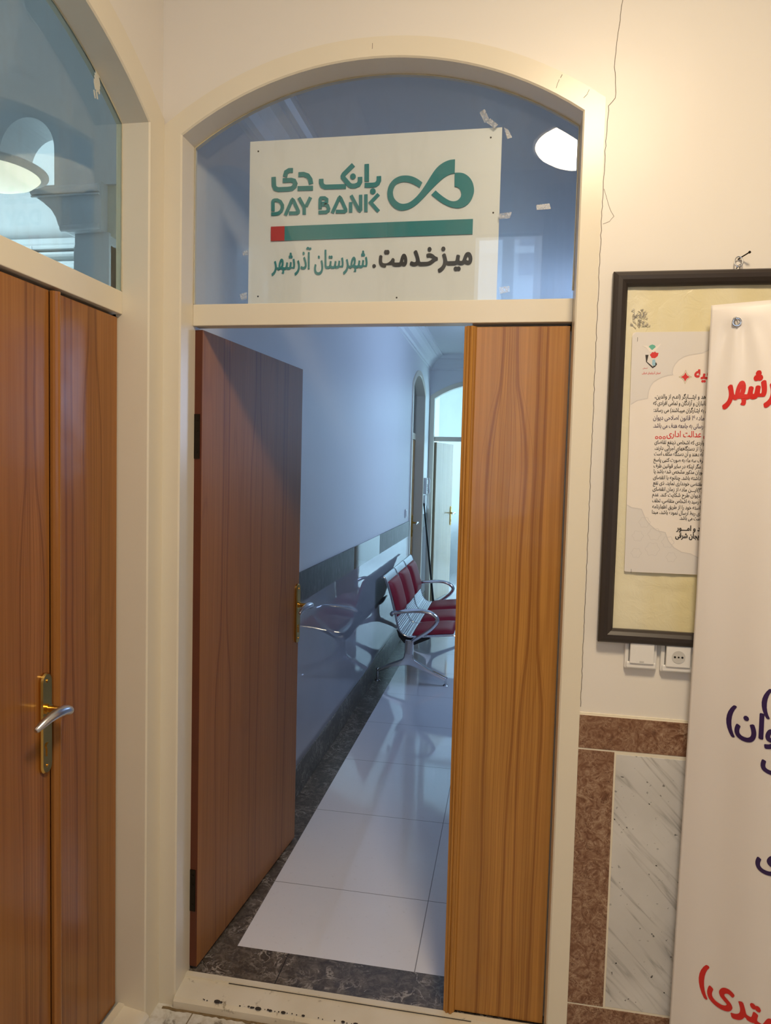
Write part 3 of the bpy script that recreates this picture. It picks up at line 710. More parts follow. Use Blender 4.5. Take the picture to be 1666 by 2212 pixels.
bm = bmesh.new(); box(bm, 0, l4, 0, .038, .012, 1.955, bev=.001); ol4 = link('door_leaf', bm, 'wood4' if 'wood4' in MAT else wood('far_leaf_veneer', (.30, .23, .15), (.16, .11, .07), 4.4, .12))
ol4.location = (h4.x, h4.y, 0); a4 = math.atan2(dd.y, dd.x); ol4.rotation_euler = (0, 0, a4); PW[ol4.name] = Matrix.Translation((h4.x, h4.y, 0)) @ Matrix.Rotation(a4, 4, 'Z')
hp = handle(lambda a, n, z: (*(h4+dd*(l4-.045-a)+nn4*n), z), 1.03); adopt(ol4, *hp); adopt(d4, ef, tb, gp, ol4)
lf = leafbox(TE, .892, 1.176, .088, .126, .006, 1.955, 'wood', (1.03, 6.66, 0)); adopt(d4, lf)
# far room
slab('wall_far_left', (-.22, -.12, 6.66, 10.2, -.1, 3.1), 'plaster_blue', 'bright left wall of the far room', 'wall')
slab('wall_far_return', (-.12, .52, 9.2, 10.2, -.1, 3.1), 'plaster_blue', 'bright projecting wall in the far room', 'wall')
slab('wall_far_back', (-.22, 3.1, 10.2, 10.3, -.1, 3.1), 'plaster_blue', 'back wall of the far room', 'wall')
wall_rect_hole('wall_far_right', lambda u, v, z: (3.0+v, u, z), 6.66, 10.3, -.1, 3.1, 0, .1, 7.6, 9.2, .9, 2.4, 'plaster_blue', 'right wall of the far room with daylight window')
slab('ceiling_far', (-.22, 3.1, 6.66, 10.3, 3.0, 3.1), 'plaster_blue', 'ceiling of the far room', 'ceiling')
slab('floor_far', (-.22, .16, 6.56, 10.2, -.1, 0), 'tiles', 'tiled floor strip of the far room', 'floor')
slab('floor_far_side', (1.95, 3.1, 6.56, 10.2, -.1, 0), 'tiles', 'tiled floor of the far room on the right', 'floor')
# left room
slab('wall_left_room_back', (-5, -.108, 4.5, 4.6, -.1, 4.4), 'plaster_blue', 'bright back wall of the room behind the left door', 'wall')
slab('wall_left_room_side', (-5.1, -5, -3.6, 4.6, -.1, 4.4), 'plaster_blue', 'side wall of the room behind the left door', 'wall')
slab('wall_left_room_front', (-5, -.108, -3.7, -3.6, -.1, 4.4), 'plaster_blue', 'near wall of the room behind the left door', 'wall')
slab('ceiling_left_room', (-5.1, -.108, -3.7, 4.6, 4.3, 4.4), 'plaster_blue', 'ceiling of the room behind the left door', 'ceiling')
slab('wall_left_room_right', (-.118, -.098, .1, 4.5, -.1, 4.4), 'plaster_blue', 'right wall of the room behind the left door', 'wall')
slab('floor_left_room', (-5.1, -.10, -3.7, 4.6, -.1, 0), 'tiles', 'floor of the room behind the left door', 'floor')
# ---------------- arch on a scrolled corbel in the left room
bm = bmesh.new()
cor = [(-1.19, 2.846), (-1.394, 2.841), (-1.4218, 2.850), (-1.433, 2.862), (-1.4448, 2.8795), (-1.4586, 2.9208), (-1.4862, 2.9627), (-1.5325, 3.0013), (-1.5789, 3.0318), (-1.590, 3.036), (-1.6324, 3.087), (-1.19, 3.098)]
prism(bm, cor, 1.60, 1.92, XZ)
corb = link('corbel', bm, 'plaster_blue')
bm = bmesh.new()
tube(bm, [(-1.60, 1.598, 3.060), (-1.20, 1.598, 3.066)], .022, 12); tube(bm, [(-1.425, 1.598, 2.858), (-1.20, 1.598, 2.866)], .017, 12)
box(bm, -1.60, -1.20, 1.588, 1.60, 3.028, 3.036)
cm = link('corbel_moulding', bm, 'plaster_blue', smooth=True)
bm = bmesh.new(); A_ = arc(-1.82-.0, -1.495, 3.30, 3.4754, 20)
AL = [(-3.6, 3.10), (-3.6, 4.3), (-1.06, 4.3), (-1.06, 3.098), (-1.495, 3.098), (-1.495, 3.30)]
prism(bm, [(-1.495, 3.098), (-1.06, 3.098), (-1.06, 4.3), (-1.495, 4.3)], 1.64, 1.90, XZ)
A_ = [(-1.495, 3.18)]+[(-1.66+.165*math.cos(t), 3.30+.175*math.sin(t)) for t in [math.pi*k/20 for k in range(21)]]+[(-1.825, 3.18)]
for p, q in zip(A_, A_[1:]): prism(bm, [q, p, (p[0], 4.3), (q[0], 4.3)] if abs(p[0]-q[0]) > 1e-4 else [q, p, (p[0]+.001, p[1]), (q[0]+.001, q[1])], 1.64, 1.90, XZ)
box(bm, -2.1, -1.825, 1.64, 1.90, 3.18, 4.3)
ar = link('arch', bm, 'plaster_blue')
bm = bmesh.new(); box(bm, -1.372, -1.17, 1.64, 1.88, 0, 2.845); box(bm, -1.392, -1.17, 1.66, 1.86, 0, 2.78)
pl = link('pier_shaft', bm, 'plaster_blue')
bm = bmesh.new(); box(bm, -1.19, -.98, 1.66, 1.95, 2.83, 3.10); bl = link('side_block', bm, flat('warm_cream', (.74, .68, .54), .5))  # block given a warmer cream than the rest of the pier
pr_ = root('pillar', (-1.28, 1.75, 0), 'grey-blue pier with scrolled corbel carrying an arch behind left glass', 'pillar'); adopt(pr_, corb, cm, ar, pl, bl)
# window with cornice rail far behind it
window(2, lambda u, v, z: (u, v, z), -4.6, -3.05, 1.2, 3.70, 4.44, [(-3.72, -3.68)], 'bright window low in the left glass', 'plaster_blue')
bm = bmesh.new()
for zz, t in ((3.50, .03), (3.60, .02), (3.70, .05)): box(bm, -5, -.12, 4.36, 4.50, zz, zz+t)
tag(link('trim_4', bm, 'plaster_blue'), 'pale moulding rail behind the arch, at the foot of left glass', 'moulding', kind='structure')

# ---------------- stone dado of the hall wall
J = .0045
dz = [('trim_5', (1.2135, 3.2, .0015, .012, .866+J, .9605), 'travertine', 'brown fossil stone band topping the hall dado'),
      ('trim_6', (1.2135, 1.3075, .0015, .012, .148+J, .866), 'travertine', 'upright brown fossil stone strip beside the door frame'),
      ('trim_7', (1.3125, 2.3, .0020, .012, .150+J, .8605), 'whitemarble', 'white marble panel with slanting grey veins'),
      ('trim_8', (1.2135, 3.2, .0015, .012, -.045, .148), 'travertine', 'brown fossil stone plinth at the bottom of the dado')]
for nme, d, mt, lb in dz: slab(nme, d, mt, lb, 'stone slab', bev=.0008)
bm = bmesh.new(); box(bm, 1.2125, 3.2, .006, .013, .9605, .9665, bev=.001); box(bm, 1.2125, 3.2, .0026, .0115, -.045, .9615)
tag(link('trim_9', bm, 'paint'), 'thin cream grout and plaster lip around the dado slabs', 'trim', kind='structure')
# the smooth lower plaster strip under the notice board is part of wall_front; hairline cracks in it:
def crack(pts, wd, y=.0096):
    bm = bmesh.new(); L = []
    rr = random.Random(len(pts)*7)
    for (a, b), (c_, d_) in zip(pts, pts[1:]):
        m = max(2, int(math.hypot(c_-a, d_-b)/.012))
        for k in range(m): L.append((a+(c_-a)*k/m+rr.uniform(-.0011, .0011), b+(d_-b)*k/m))
    L.append(pts[-1]); stroke(bm, L, wd, y-.0002, y+.002); o = link('crack', bm, 'crack'); o.parent = wf; return o
crack([(1.262, 3.02), (1.244, 2.80), (1.232, 2.66), (1.2385, 2.572), (1.2225, 2.553), (1.2180, 2.44), (1.2165, 2.30), (1.2158, 2.0), (1.2160, 1.6), (1.2155, 1.3), (1.2155, .98)], .0013)
crack([(1.219, 2.345), (1.233, 2.300), (1.246, 2.275), (1.236, 2.262), (1.220, 2.256)], .0007)
def fcrack(T, pts, wd, par):
    bm = bmesh.new(); stroke(bm, pts, wd, -.0004, .001, lambda p, q, h: T(p, h, q)); o = link('crack', bm, 'crack'); adopt(par, o)
fcrack(TF, [(1.088, 2.601), (1.091, 2.612), (1.095, 2.622)], .0010, d1); fcrack(TF, [(1.098, 2.626), (1.102, 2.634)], .0012, d1)
fcrack(TF, [(1.158, 2.572), (1.166, 2.580), (1.171, 2.592)], .0010, d1); fcrack(TF, [(.600, 2.735), (.6005, 2.750)], .0010, d1)

# ---------------- hall lamp
lx, ly, lz = 1.30, -1.42, 3.14
lr = root('pendant_lamp', (lx, ly, 3.9), 'lit white bowl lamp mirrored in the upper right of the door glass', 'lamp')
bm = bmesh.new(); lathe(bm, [(0, lz-.070), (.06, lz-.067), (.12, lz-.055), (.18, lz-.032), (.22, lz-.006), (.232, lz+.012)], lx, ly, 40); bowl = link('lamp_bowl', bm, 'lampglow', smooth='full')
bm = bmesh.new(); lathe(bm, [(.232, lz+.012), (.245, lz+.014), (.245, lz+.026), (.225, lz+.030), (.10, lz+.06), (0, lz+.066)], lx, ly, 40); rim = link('lamp_rim', bm, 'white', smooth=True)
bm = bmesh.new(); cyl(bm, (lx, ly, lz+.06), (lx, ly, 3.9), .008); lathe(bm, [(0, 3.86), (.05, 3.865), (.06, 3.9)], lx, ly, 24); rod = link('lamp_rod', bm, 'white', smooth=True)
adopt(lr, bowl, rim, rod)
lx, ly, lz = -1.345, 1.0, 2.895
lr = root('pendant_lamp', (lx, ly, 4.3), 'cream glowing bowl lamp with translucent rim behind the left glass', 'lamp')
bm = bmesh.new(); lathe(bm, [(0, lz-.055), (.06, lz-.052), (.11, lz-.042), (.16, lz-.020), (.185, lz+.004), (.19, lz+.012)], lx, ly, 40); bowl = link('lamp_bowl', bm, 'lampdim', smooth='full')
bm = bmesh.new(); lathe(bm, [(.188, lz+.004), (.222, lz+.020), (.222, lz+.028), (.20, lz+.034), (.08, lz+.06), (0, lz+.066)], lx, ly, 40); rim = link('lamp_rim', bm, 'socketgrey', smooth=True)
bm = bmesh.new(); cyl(bm, (lx, ly, lz+.06), (lx, ly, 4.3), .007); rod = link('lamp_rod', bm, 'white', smooth=True); adopt(lr, bowl, rim, rod)

# ---------------- bank sign behind the glass
SY = D0+.006
sg = root('sign_board', (.59, SY, 2.085), 'white bank sign board with teal emblem and Persian lettering behind glass', 'sign')
b = boxo('board', (.2225, .951, SY+.004, SY+.012, 2.0850, 2.5535), 'sign')
def mm(L): return [(x/1000, z/1000) for x, z in L]
TS = lambda p, q, h: (p, SY+.0045-h, q)
DAY = {'D': [(296.2, 2351.5), (295.8, 2378.4), (297.3, 2381.2), (300.8, 2382.5), (309.2, 2382.2), (318.7, 2377.5), (324.7, 2367.8), (324.8, 2359.5), (320.7, 2350.1), (313.7, 2344.9), (304.8, 2343.3), (291.3, 2343.3)],
'A': [(334.1, 2338.4), (352.6, 2379.3), (355.1, 2381.8), (358.1, 2379.6), (373.3, 2349.3), (372.9, 2345.1), (369.9, 2343.3), (345.4, 2343.9)],
'Y1': [(374.6, 2386.5), (390.7, 2359.4), (391.1, 2338.5)], 'Y2': [(409.2, 2386.5), (396.0, 2360.8)],
'B1': [(438.6, 2352.1), (438.1, 2379.5), (440.0, 2382.5), (443.7, 2383.0), (451.7, 2382.7), (457.5, 2378.7), (457.6, 2372.1), (454.0, 2368.0), (446.0, 2367.4), (446.2, 2359.6)],
'B2': [(451.5, 2365.3), (460.3, 2361.4), (463.7, 2353.1), (462.4, 2346.5), (455.7, 2342.5), (434.1, 2342.9)],
'A2': [(474.9, 2339.7), (493.8, 2380.1), (496.2, 2382.3), (499.2, 2379.9), (514.2, 2348.8), (514.3, 2344.6), (511.4, 2342.4), (485.5, 2343.3)],
'N1': [(529.2, 2339.4), (528.6, 2368.0)], 'N2': [(529.5, 2386.8), (553.0, 2345.5), (556.0, 2343.8), (558.4, 2346.7), (557.4, 2387.3)],
'K1': [(573.9, 2339.2), (572.7, 2387.9)], 'K2': [(609.6, 2387.1), (587.1, 2364.7), (610.8, 2339.4)]}
bm = bmesh.new()
for L in DAY.values(): stroke(bm, mm(L), .0096, 0, .004, TS)
lat = link('latin_lettering', bm, 'teal')
FA = [[(573.1, 2472.1), (574.3, 2423.8)], [(609.1, 2436.9), (609.4, 2425.3), (605.9, 2417.8), (600.0, 2413.9), (592.7, 2413.1), (568.5, 2413.6)],
 [(554.5, 2437.0), (554.8, 2424.2), (550.1, 2416.3), (539.2, 2412.8), (529.4, 2413.2), (523.2, 2417.4), (505.1, 2437.4), (503.8, 2441.6), (506.1, 2446.2), (534.2, 2472.1)],
 [(440.1, 2436.7), (440.3, 2425.7), (444.2, 2417.8), (451.8, 2413.7), (513.5, 2412.7)], [(371.9, 2452.3), (387.4, 2452.3), (400.0, 2447.5), (407.2, 2437.7), (410.0, 2424.0)],
 [(370.1, 2412.9), (415.7, 2412.2)], [(354.5, 2464.9), (343.2, 2465.1), (334.5, 2460.3), (330.6, 2447.7)],
 [(324.7, 2437.4), (350.0, 2437.4), (358.9, 2434.7), (362.3, 2427.9), (360.4, 2419.7), (353.0, 2413.6), (340.4, 2412.3), (311.2, 2412.5), (302.3, 2415.8), (298.1, 2423.6), (296.6, 2448.6)]]
bm = bmesh.new()
for L in FA: stroke(bm, mm(L), .0128, 0, .004, TS)
disc(bm, .5927, 2.3959, .0082, 0, .004, TS); disc(bm, .5337, 2.4396, .0082, 0, .004, TS)
fa = link('persian_wordmark', bm, 'teal')
LOOP1 = [(733.8, 2414.1), (725.1, 2420.9), (713.6, 2427.9), (700.1, 2433.0), (686.7, 2435.1), (671.5, 2434.3), (656.4, 2428.6), (645.1, 2418.9), (637.7, 2406.3), (634.7, 2389.8), (636.6, 2374.9), (642.8, 2361.7), (652.7, 2350.2), (664.4, 2342.3), (677.9, 2339.4), (693.1, 2341.3), (708.2, 2347.2), (721.3, 2355.9), (734.2, 2367.3), (748.9, 2382.3), (763.6, 2397.3), (778.2, 2411.3), (792.8, 2423.4), (805.7, 2431.0), (815.9, 2434.2), (824.2, 2435.1), (824.0, 2472.8), (810.0, 2471.7), (795.3, 2467.0), (780.6, 2458.2), (769.6, 2447.3), (760.6, 2434.9), (751.6, 2420.7), (742.6, 2406.4), (733.5, 2393.1), (722.5, 2379.7), (711.4, 2369.2), (698.3, 2360.5), (685.1, 2357.3), (673.5, 2358.6), (661.9, 2365.6), (653.9, 2376.0), (650.7, 2389.1), (652.3, 2400.1), (658.7, 2410.9), (670.1, 2416.5), (683.4, 2417.8), (696.8, 2415.4), (710.3, 2410.2), (719.9, 2404.6), (726.7, 2399.8)]
LOOP2 = [(824.4, 2436.2), (839.0, 2435.9), (852.1, 2432.0), (865.4, 2422.0), (875.1, 2407.1), (879.4, 2388.8), (877.2, 2372.6), (869.4, 2356.5), (856.8, 2345.2), (842.1, 2340.3), (827.1, 2340.9), (810.2, 2346.1), (793.0, 2354.9), (777.7, 2365.6), (760.7, 2379.1), (772.3, 2390.5), (782.9, 2381.0), (798.2, 2369.4), (811.6, 2361.5), (822.9, 2358.7), (834.0, 2360.7), (842.1, 2368.5), (844.6, 2378.4), (841.5, 2388.6), (834.7, 2396.1), (825.0, 2398.9)]
def refine(L, corners):
    n = len(L); out = []
    segs = []; idx = sorted(corners)
    for a, b_ in zip(idx, idx[1:]+[idx[0]+n]):
        pts = [(*L[i % n], 0) for i in range(a, b_+1)]
        out += [(v.x, v.y) for v in (smoothpath(pts, 4) if len(pts) > 2 else [Vector(pts[0]), Vector(pts[-1])])[:-1]]
    return out
bm = bmesh.new(); prism(bm, mm(refine(LOOP1, [0, 25, 26, 50])), 0, .004, TS); prism(bm, mm(refine(LOOP2, [0, 14, 15, 25])), 0, .004, TS)
em = link('emblem', bm, 'teal')
bm = bmesh.new(); prism(bm, mm([(333, 2307), (879, 2308.5), (879, 2267.5), (333, 2266)]), 0, .004, TS); gb = link('green_bar', bm, 'teal')
bm = bmesh.new(); prism(bm, mm([(291.3, 2306.8), (332.8, 2306.9), (332.8, 2266), (291.6, 2266)]), 0, .0045, TS); rb = link('red_square', bm, 'signred')
bm = bmesh.new(); sz = .086
w1 = sum(GLY[(c, 0)][2] for c in shape("میـز"))*sz; 

for st, x, w_ in (("میـز", .789, .0925), ("خـد", .7050, .0785), ("مـت", .6165, .0800)): textmesh(bm, st, x, 2.186, B2, TS, width=w_, size=.086, depth=.003)
disc(bm, .6014, 2.1870, .0052, 0, .003, TS)
for v in bm.verts: pass
bt = link('black_lettering', bm, 'signblack')
bm = bmesh.new(); textmesh(bm, "شهرستان آذرشهر", .2965, 2.183, B1, TS, width=.2865, size=.074, depth=.003); gt = link('green_lettering', bm, 'teal')
scr = []
for x, z in [(.2478, 2.5248), (.9206, 2.5277), (.9341, 2.3243), (.2532, 2.1074), (.6688, 2.0970)]:
    bm = bmesh.new(); disc(bm, x, z, .0025, 0, .0012, TS, 12); scr.append(link('screw', bm, 'darkmetal'))
adopt(sg, b, lat, fa, em, gb, rb, bt, gt, *scr)
# clear tape scraps on the glass
tapes = [([(.888, 2.592), (.902, 2.600), (.916, 2.570), (.903, 2.562)], 'above the top right corner of the sign'), ([(.905, 2.566), (.918, 2.574), (.940, 2.556), (.930, 2.547)], 'touching the top right corner of the sign'),
         ([(.956, 2.548), (.968, 2.541), (.979, 2.520), (.966, 2.517)], 'just outside the top right corner of the sign'), ([(.950, 2.318), (.985, 2.321), (.980, 2.304), (.950, 2.303)], 'on the right edge of the sign'),
         ([(1.050, 2.337), (1.085, 2.340), (1.090, 2.325), (1.052, 2.324)], 'near the right jamb, level with the green bar'),
         ([(.207, 2.234), (.224, 2.240), (.224, 2.226), (.209, 2.224)], 'on the left edge of the sign'), ([(.200, 2.112), (.223, 2.118), (.222, 2.098), (.206, 2.094)], 'at the lower left corner of the sign'),
         ([(.957, 2.118), (.985, 2.121), (.988, 2.106), (.960, 2.100)], 'at the lower right corner of the sign')]
for P, lb in tapes:
    bm = bmesh.new(); prism(bm, P, D0-.0008, D0+.0002, XZ); o = link('adhesive_tape', bm, 'tape')
    tag(o, 'crumpled clear tape scrap '+lb, 'tape', 'tape scraps on the door glass')

# ---------------- notice board frame with its poster
nb = root('notice_board', (1.59, -.005, 1.166), 'large dark brown framed notice board with yellowed backing beside the door', 'notice board')
X0, X1, Z0, Z1 = 1.2500, 1.93, 1.1660, 2.1280; FWD = .0365
prof = [(0, .010), (0, -.012), (.004, -.018), (.012, -.0215), (.022, -.021), (.031, -.016), (FWD, -.010), (FWD, .010)]   # across the moulding (in), y
def mould(name, P0, P1, d_in):
    """one mitred length of moulding from corner P0 to corner P1"""
    bm = bmesh.new(); a = Vector(P0); b = Vector(P1); t = (b-a).normalized(); n = Vector(d_in); rows = []
    for end, s_ in ((a, 1), (b, -1)):
        rows.append([bm.verts.new(((end+n*w_+t*s_*w_).x, y_, (end+n*w_+t*s_*w_).y)) for w_, y_ in prof])
    for i in range(len(prof)): j = (i+1) % len(prof); bm.faces.new((rows[0][i], rows[0][j], rows[1][j], rows[1][i]))
    bm.faces.new(rows[0]); bm.faces.new(rows[1][::-1]); return link(name, bm, 'frameblack')
ms = [mould('frame_side', (X0, Z0), (X0, Z1), (1, 0)), mould('frame_side', (X1, Z1), (X1, Z0), (-1, 0)), mould('frame_side', (X0, Z1), (X1, Z1), (0, -1)), mould('frame_side', (X1, Z0), (X0, Z0), (0, 1))]
bm = bmesh.new(); nx, nz = 60, 90; g = []
rr = random.Random(5)
for j in range(nz+1):
    row = []
    for i in range(nx+1):
        x = X0+.03+(X1-X0-.06)*i/nx; z = Z0+.03+(Z1-Z0-.06)*j/nz
        cr = math.exp(-(((z-1.33)/.05)**2))*1.0+math.exp(-((x-1.31)/.03)**2-((z-2.02)/.05)**2)*1.6+.25
        y = .0015+.0022*cr*noise.noise(Vector((x*45, z*38, 2)))-.0012*math.sin(x*26)
        row.append(bm.verts.new((x, y, z)))
    g.append(row)
for j in range(nz):
    for i in range(nx): bm.faces.new((g[j][i], g[j][i+1], g[j+1][i+1], g[j+1][i]))
bk = link('backing_sheet', bm, 'backing', smooth='full')
bm = bmesh.new()
rr = random.Random(8)
for k in range(34):     # thin grey strokes drawn for creases in the upper left corner
    x = 1.300+rr.random()*.034; z = 1.990+rr.random()*.045; L = [(x, z)]
    for q in range(4): L.append((L[-1][0]+rr.uniform(-.005, .006), L[-1][1]+rr.uniform(-.006, .006)))
    stroke(bm, L, .0007, -.0024, -.0010)
scb = link('crease_strokes', bm, 'strokegrey')
adopt(nb, *ms, bk, scb)
# poster
YP = -.0045
TP = lambda p, q, h: (p, YP-.0001-h*.0003, q)
po = root('poster', (1.49, YP, 1.355), 'white printed notice with emblem and scalloped grey corners inside the frame', 'poster')
def sheet(name, pts, y, mat, th=.0004):
    bm = bmesh.new(); prism(bm, pts, y-th, y, XZ); return link(name, bm, mat)
rc = [(1.3105, 1.3572), (1.3135, 1.3545), (1.72, 1.3565), (1.72, 1.9765), (1.3120, 1.9755), (1.3050, 1.9735), (1.3035, 1.9660)]
s1 = sheet('paper', rc, YP, 'posterpaper', .0008)
SC1 = [(1.5006, 1.9454), (1.4966, 1.936), (1.488, 1.9274), (1.4748, 1.9219), (1.4599, 1.9196), (1.4449, 1.9173), (1.4315, 1.9126), (1.4198, 1.9047), (1.4112, 1.8936), (1.407, 1.8841), (1.4054, 1.8713), (1.4070, 1.8670), (1.3957, 1.8657), (1.3821, 1.8617), (1.3701, 1.8553), (1.3598, 1.8473), (1.354, 1.8376), (1.35, 1.8248), (1.3482, 1.8065), (1.337, 1.8046), (1.3232, 1.8013), (1.3073, 1.7906)]
SC2 = [(1.3092, 1.5301), (1.3211, 1.5234), (1.3457, 1.52), (1.3516, 1.5074), (1.3577, 1.4934), (1.3691, 1.4797), (1.3859, 1.4661), (1.4076, 1.4613), (1.4107, 1.4529), (1.4167, 1.439), (1.4309, 1.4226), (1.45, 1.4121), (1.4715, 1.4089), (1.4905, 1.3999), (1.53, 1.385)]
s2 = sheet('corner_ornament', SC1+[(1.3040, 1.9655), (1.3125, 1.9750), (1.5006, 1.9755)], YP-.0008, 'posterpanel', .0002)
s3 = sheet('corner_ornament', SC2+[(1.53, 1.3575), (1.3140, 1.3555), (1.3110, 1.3580)], YP-.0008, 'posterpanel', .0002)
bm = bmesh.new(); TPo = lambda p, q, h: (p, YP-.00105-h, q)
stroke(bm, SC1, .0022, 0, .0002, TPo); stroke(bm, SC2, .0022, 0, .0002, TPo)
for cx_, cz_, r_ in [(1.355, 1.486, .013), (1.381, 1.456, .015), (1.378, 1.417, .0165), (1.415, 1.437, .014), (1.340, 1.45, .013), (1.338, 1.405, .012), (1.425, 1.398, .012), (1.452, 1.40, .013)]:
    pt = [(cx_+r_*(1+.12*math.cos(6*t))*math.cos(t), cz_+r_*(1+.12*math.cos(6*t))*math.sin(t)) for t in [2*math.pi*k/36 for k in range(36)]]
    if cx_ < 1.44: stroke(bm, pt+[pt[0]], .0010, 0, .0001, TPo)
s4 = link('ornament_outline', bm, 'inkpale')
INK = []
ROWS = [(1.3651, 1.8037, .1367), (1.3625, 1.7871, .1379), (1.3644, 1.7693, .1369), (1.3642, 1.7491, .1337), (1.3651, 1.7289, .1349), (1.3991, 1.7057, .1009), (1.3704, 1.6873, .1271), (1.3711, 1.6719, .1261), (1.3707, 1.6575, .1272), (1.3702, 1.642, .1262), (1.3709, 1.6264, .1263), (1.3716, 1.6121, .1251), (1.3711, 1.5965, .1253), (1.3718, 1.5821, .1219), (1.3714, 1.5665, .122), (1.3709, 1.5521, .1243), (1.3716, 1.5365, .1232), (1.3723, 1.5208, .1222), (1.3718, 1.5063, .1222), (1.4408, 1.4932, .0529), (1.4353, 1.4654, .0575), (1.4328, 1.4461, .0609)]
TT = lambda p, q, h: (p, YP-.0011-h*.0002, q)
def ink(name, mat, idx, size):
    bm = bmesh.new()
    for i in idx:
        x, z, w_ = ROWS[i]; b = B2 if i > 19 else B1
        nat = sum(GLY[(c, 0)][2] for c in shape(LINES[i])); textmesh(bm, LINES[i], x, z+.003, b, TT, width=w_, size=size)
    return link(name, bm, mat, recalc=False)
t1 = ink('black_text', 'inkblack', [0, 1, 2], .0150); t2 = ink('slate_text', 'inkpurple', [3, 4], .0165); t3 = ink('red_heading', 'inkred', [5], .022)
t4 = ink('black_text', 'inkblack', list(range(6, 20)), .0138); t5 = ink('bold_signature', 'inkblack', [20, 21], .019)
bm = bmesh.new(); textmesh(bm, "عیه", 1.4595, 1.857, B2, TT, width=.046, size=.044)
t6 = link('red_title', bm, 'inkred', recalc=False); bm = bmesh.new()
for x in (1.3751, 1.3842, 1.3936):
    pt = [(x+.0030*math.cos(t), 1.7062+.0030*math.sin(t)) for t in [2*math.pi*k/14 for k in range(15)]]; stroke(bm, pt, .0018, 0, .0002, TPo)
pt = []
for k in range(4):
    a0 = math.pi/2*k; pt += [(1.4378+.0108*math.cos(a0), 1.8615+.0118*math.sin(a0)), (1.4378+.0062*math.cos(a0+.45), 1.8615+.0062*math.sin(a0+.45)), (1.4378+.0062*math.cos(a0+1.12), 1.8615+.0062*math.sin(a0+1.12))]
prism(bm, pt, 0, .0003, TPo)
t8 = link('rosette', bm, 'inkred')
bm = bmesh.new(); pt2 = [(1.4378+(x-1.4378)*1.40, 1.8615+(z-1.8615)*1.45) for x, z in pt]; stroke(bm, pt2+[pt2[0]], .0012, 0, .0002, TPo); t7 = link('gold_outline', bm, flat('poster_gold_ink', (.55, .48, .28), .5))
def patch(name, L, mat, h=.0003):
    bm = bmesh.new(); prism(bm, L, 0, h, TPo); return link(name, bm, mat)
p1 = patch('emblem_globe', [(1.3442, 1.9367), (1.3478, 1.9415), (1.3538, 1.9439), (1.3601, 1.9414), (1.3626, 1.9367), (1.3589, 1.9335), (1.3545, 1.9295), (1.3497, 1.9335)], 'inkgreen', .0002)
p2 = patch('emblem_wing', [(1.3286, 1.94), (1.3401, 1.9407), (1.3475, 1.936), (1.353, 1.9287), (1.3633, 1.9382), (1.3751, 1.9469), (1.3738, 1.943), (1.3637, 1.9295), (1.3547, 1.9239), (1.347, 1.9256), (1.3388, 1.936)], 'posterpaper', .0003)
p3 = patch('emblem_tulip', [(1.3489, 1.9176), (1.3547, 1.9247), (1.3585, 1.9235), (1.3608, 1.9263), (1.3640, 1.9228), (1.3701, 1.9223), (1.3682, 1.9143), (1.3616, 1.9088), (1.3538, 1.9096)], 'inkred')
p4 = patch('emblem_base', [(1.3378, 1.9176), (1.3458, 1.9176), (1.3427, 1.9), (1.3579, 1.8872), (1.3645, 1.8990), (1.3676, 1.8936), (1.364, 1.888), (1.3573, 1.8832), (1.3405, 1.8992)], 'inkblack')
p5 = patch('emblem_stem', [(1.3556, 1.9048), (1.3617, 1.9064), (1.3635, 1.9), (1.3632, 1.8904), (1.3578, 1.8896), (1.3553, 1.8936)], 'inkblue', .00035)
bm = bmesh.new(); textmesh(bm, "استان آذربایجان شرقی", 1.3317, 1.8690, B1, TT, width=.0455, size=.0075); textmesh(bm, "استان", 1.3327, 1.8822, B1, TT, width=.012, size=.0045); p6 = link('emblem_caption', bm, 'inkred', recalc=False)
adopt(po, s1, s2, s3, s4, t1, t2, t3, t4, t5, t6, t7, t8, p1, p2, p3, p4, p5, p6)
for x, z, lb in [(1.3165, 1.9620, 'top left corner'), (1.3270, 1.3620, 'bottom left corner')]:
    bm = bmesh.new(); tube(bm, [(x, YP-.0008, z), (x+.0004, YP-.0022, z-.001), (x+.0004, YP-.0022, z-.009), (x, YP-.0008, z-.010)], .0004, 6)
    tag(link('staple', bm, 'darkmetal'), 'tiny staple holding the %s of the poster' % lb, 'staple', 'staples in the poster')
# nail and ring above the board
bm = bmesh.new(); cyl(bm, (1.553, .011, 2.158), (1.5705, -.020, 2.166), .0016, 8); cyl(bm, (1.5700, -.019, 2.1655), (1.5712, -.0215, 2.1662), .0032, 10)
tag(link('nail', bm, 'darkmetal'), 'dark nail driven at a slant above the notice board', 'nail')
bm = bmesh.new(); tube(bm, [(1.5515+.0095*math.cos(t), -.003+.003*math.sin(t), 2.148+.0135*math.sin(t)) for t in [2*math.pi*k/24 for k in range(24)]], .0015, 8, closed=True)
tube(bm, [(1.547, .004, 2.128), (1.549, -.004, 2.138), (1.554, -.006, 2.141), (1.556, .002, 2.128)], .0015, 8)
hr = link('hanging_ring', bm, 'steel', smooth=True); adopt(nb, hr)

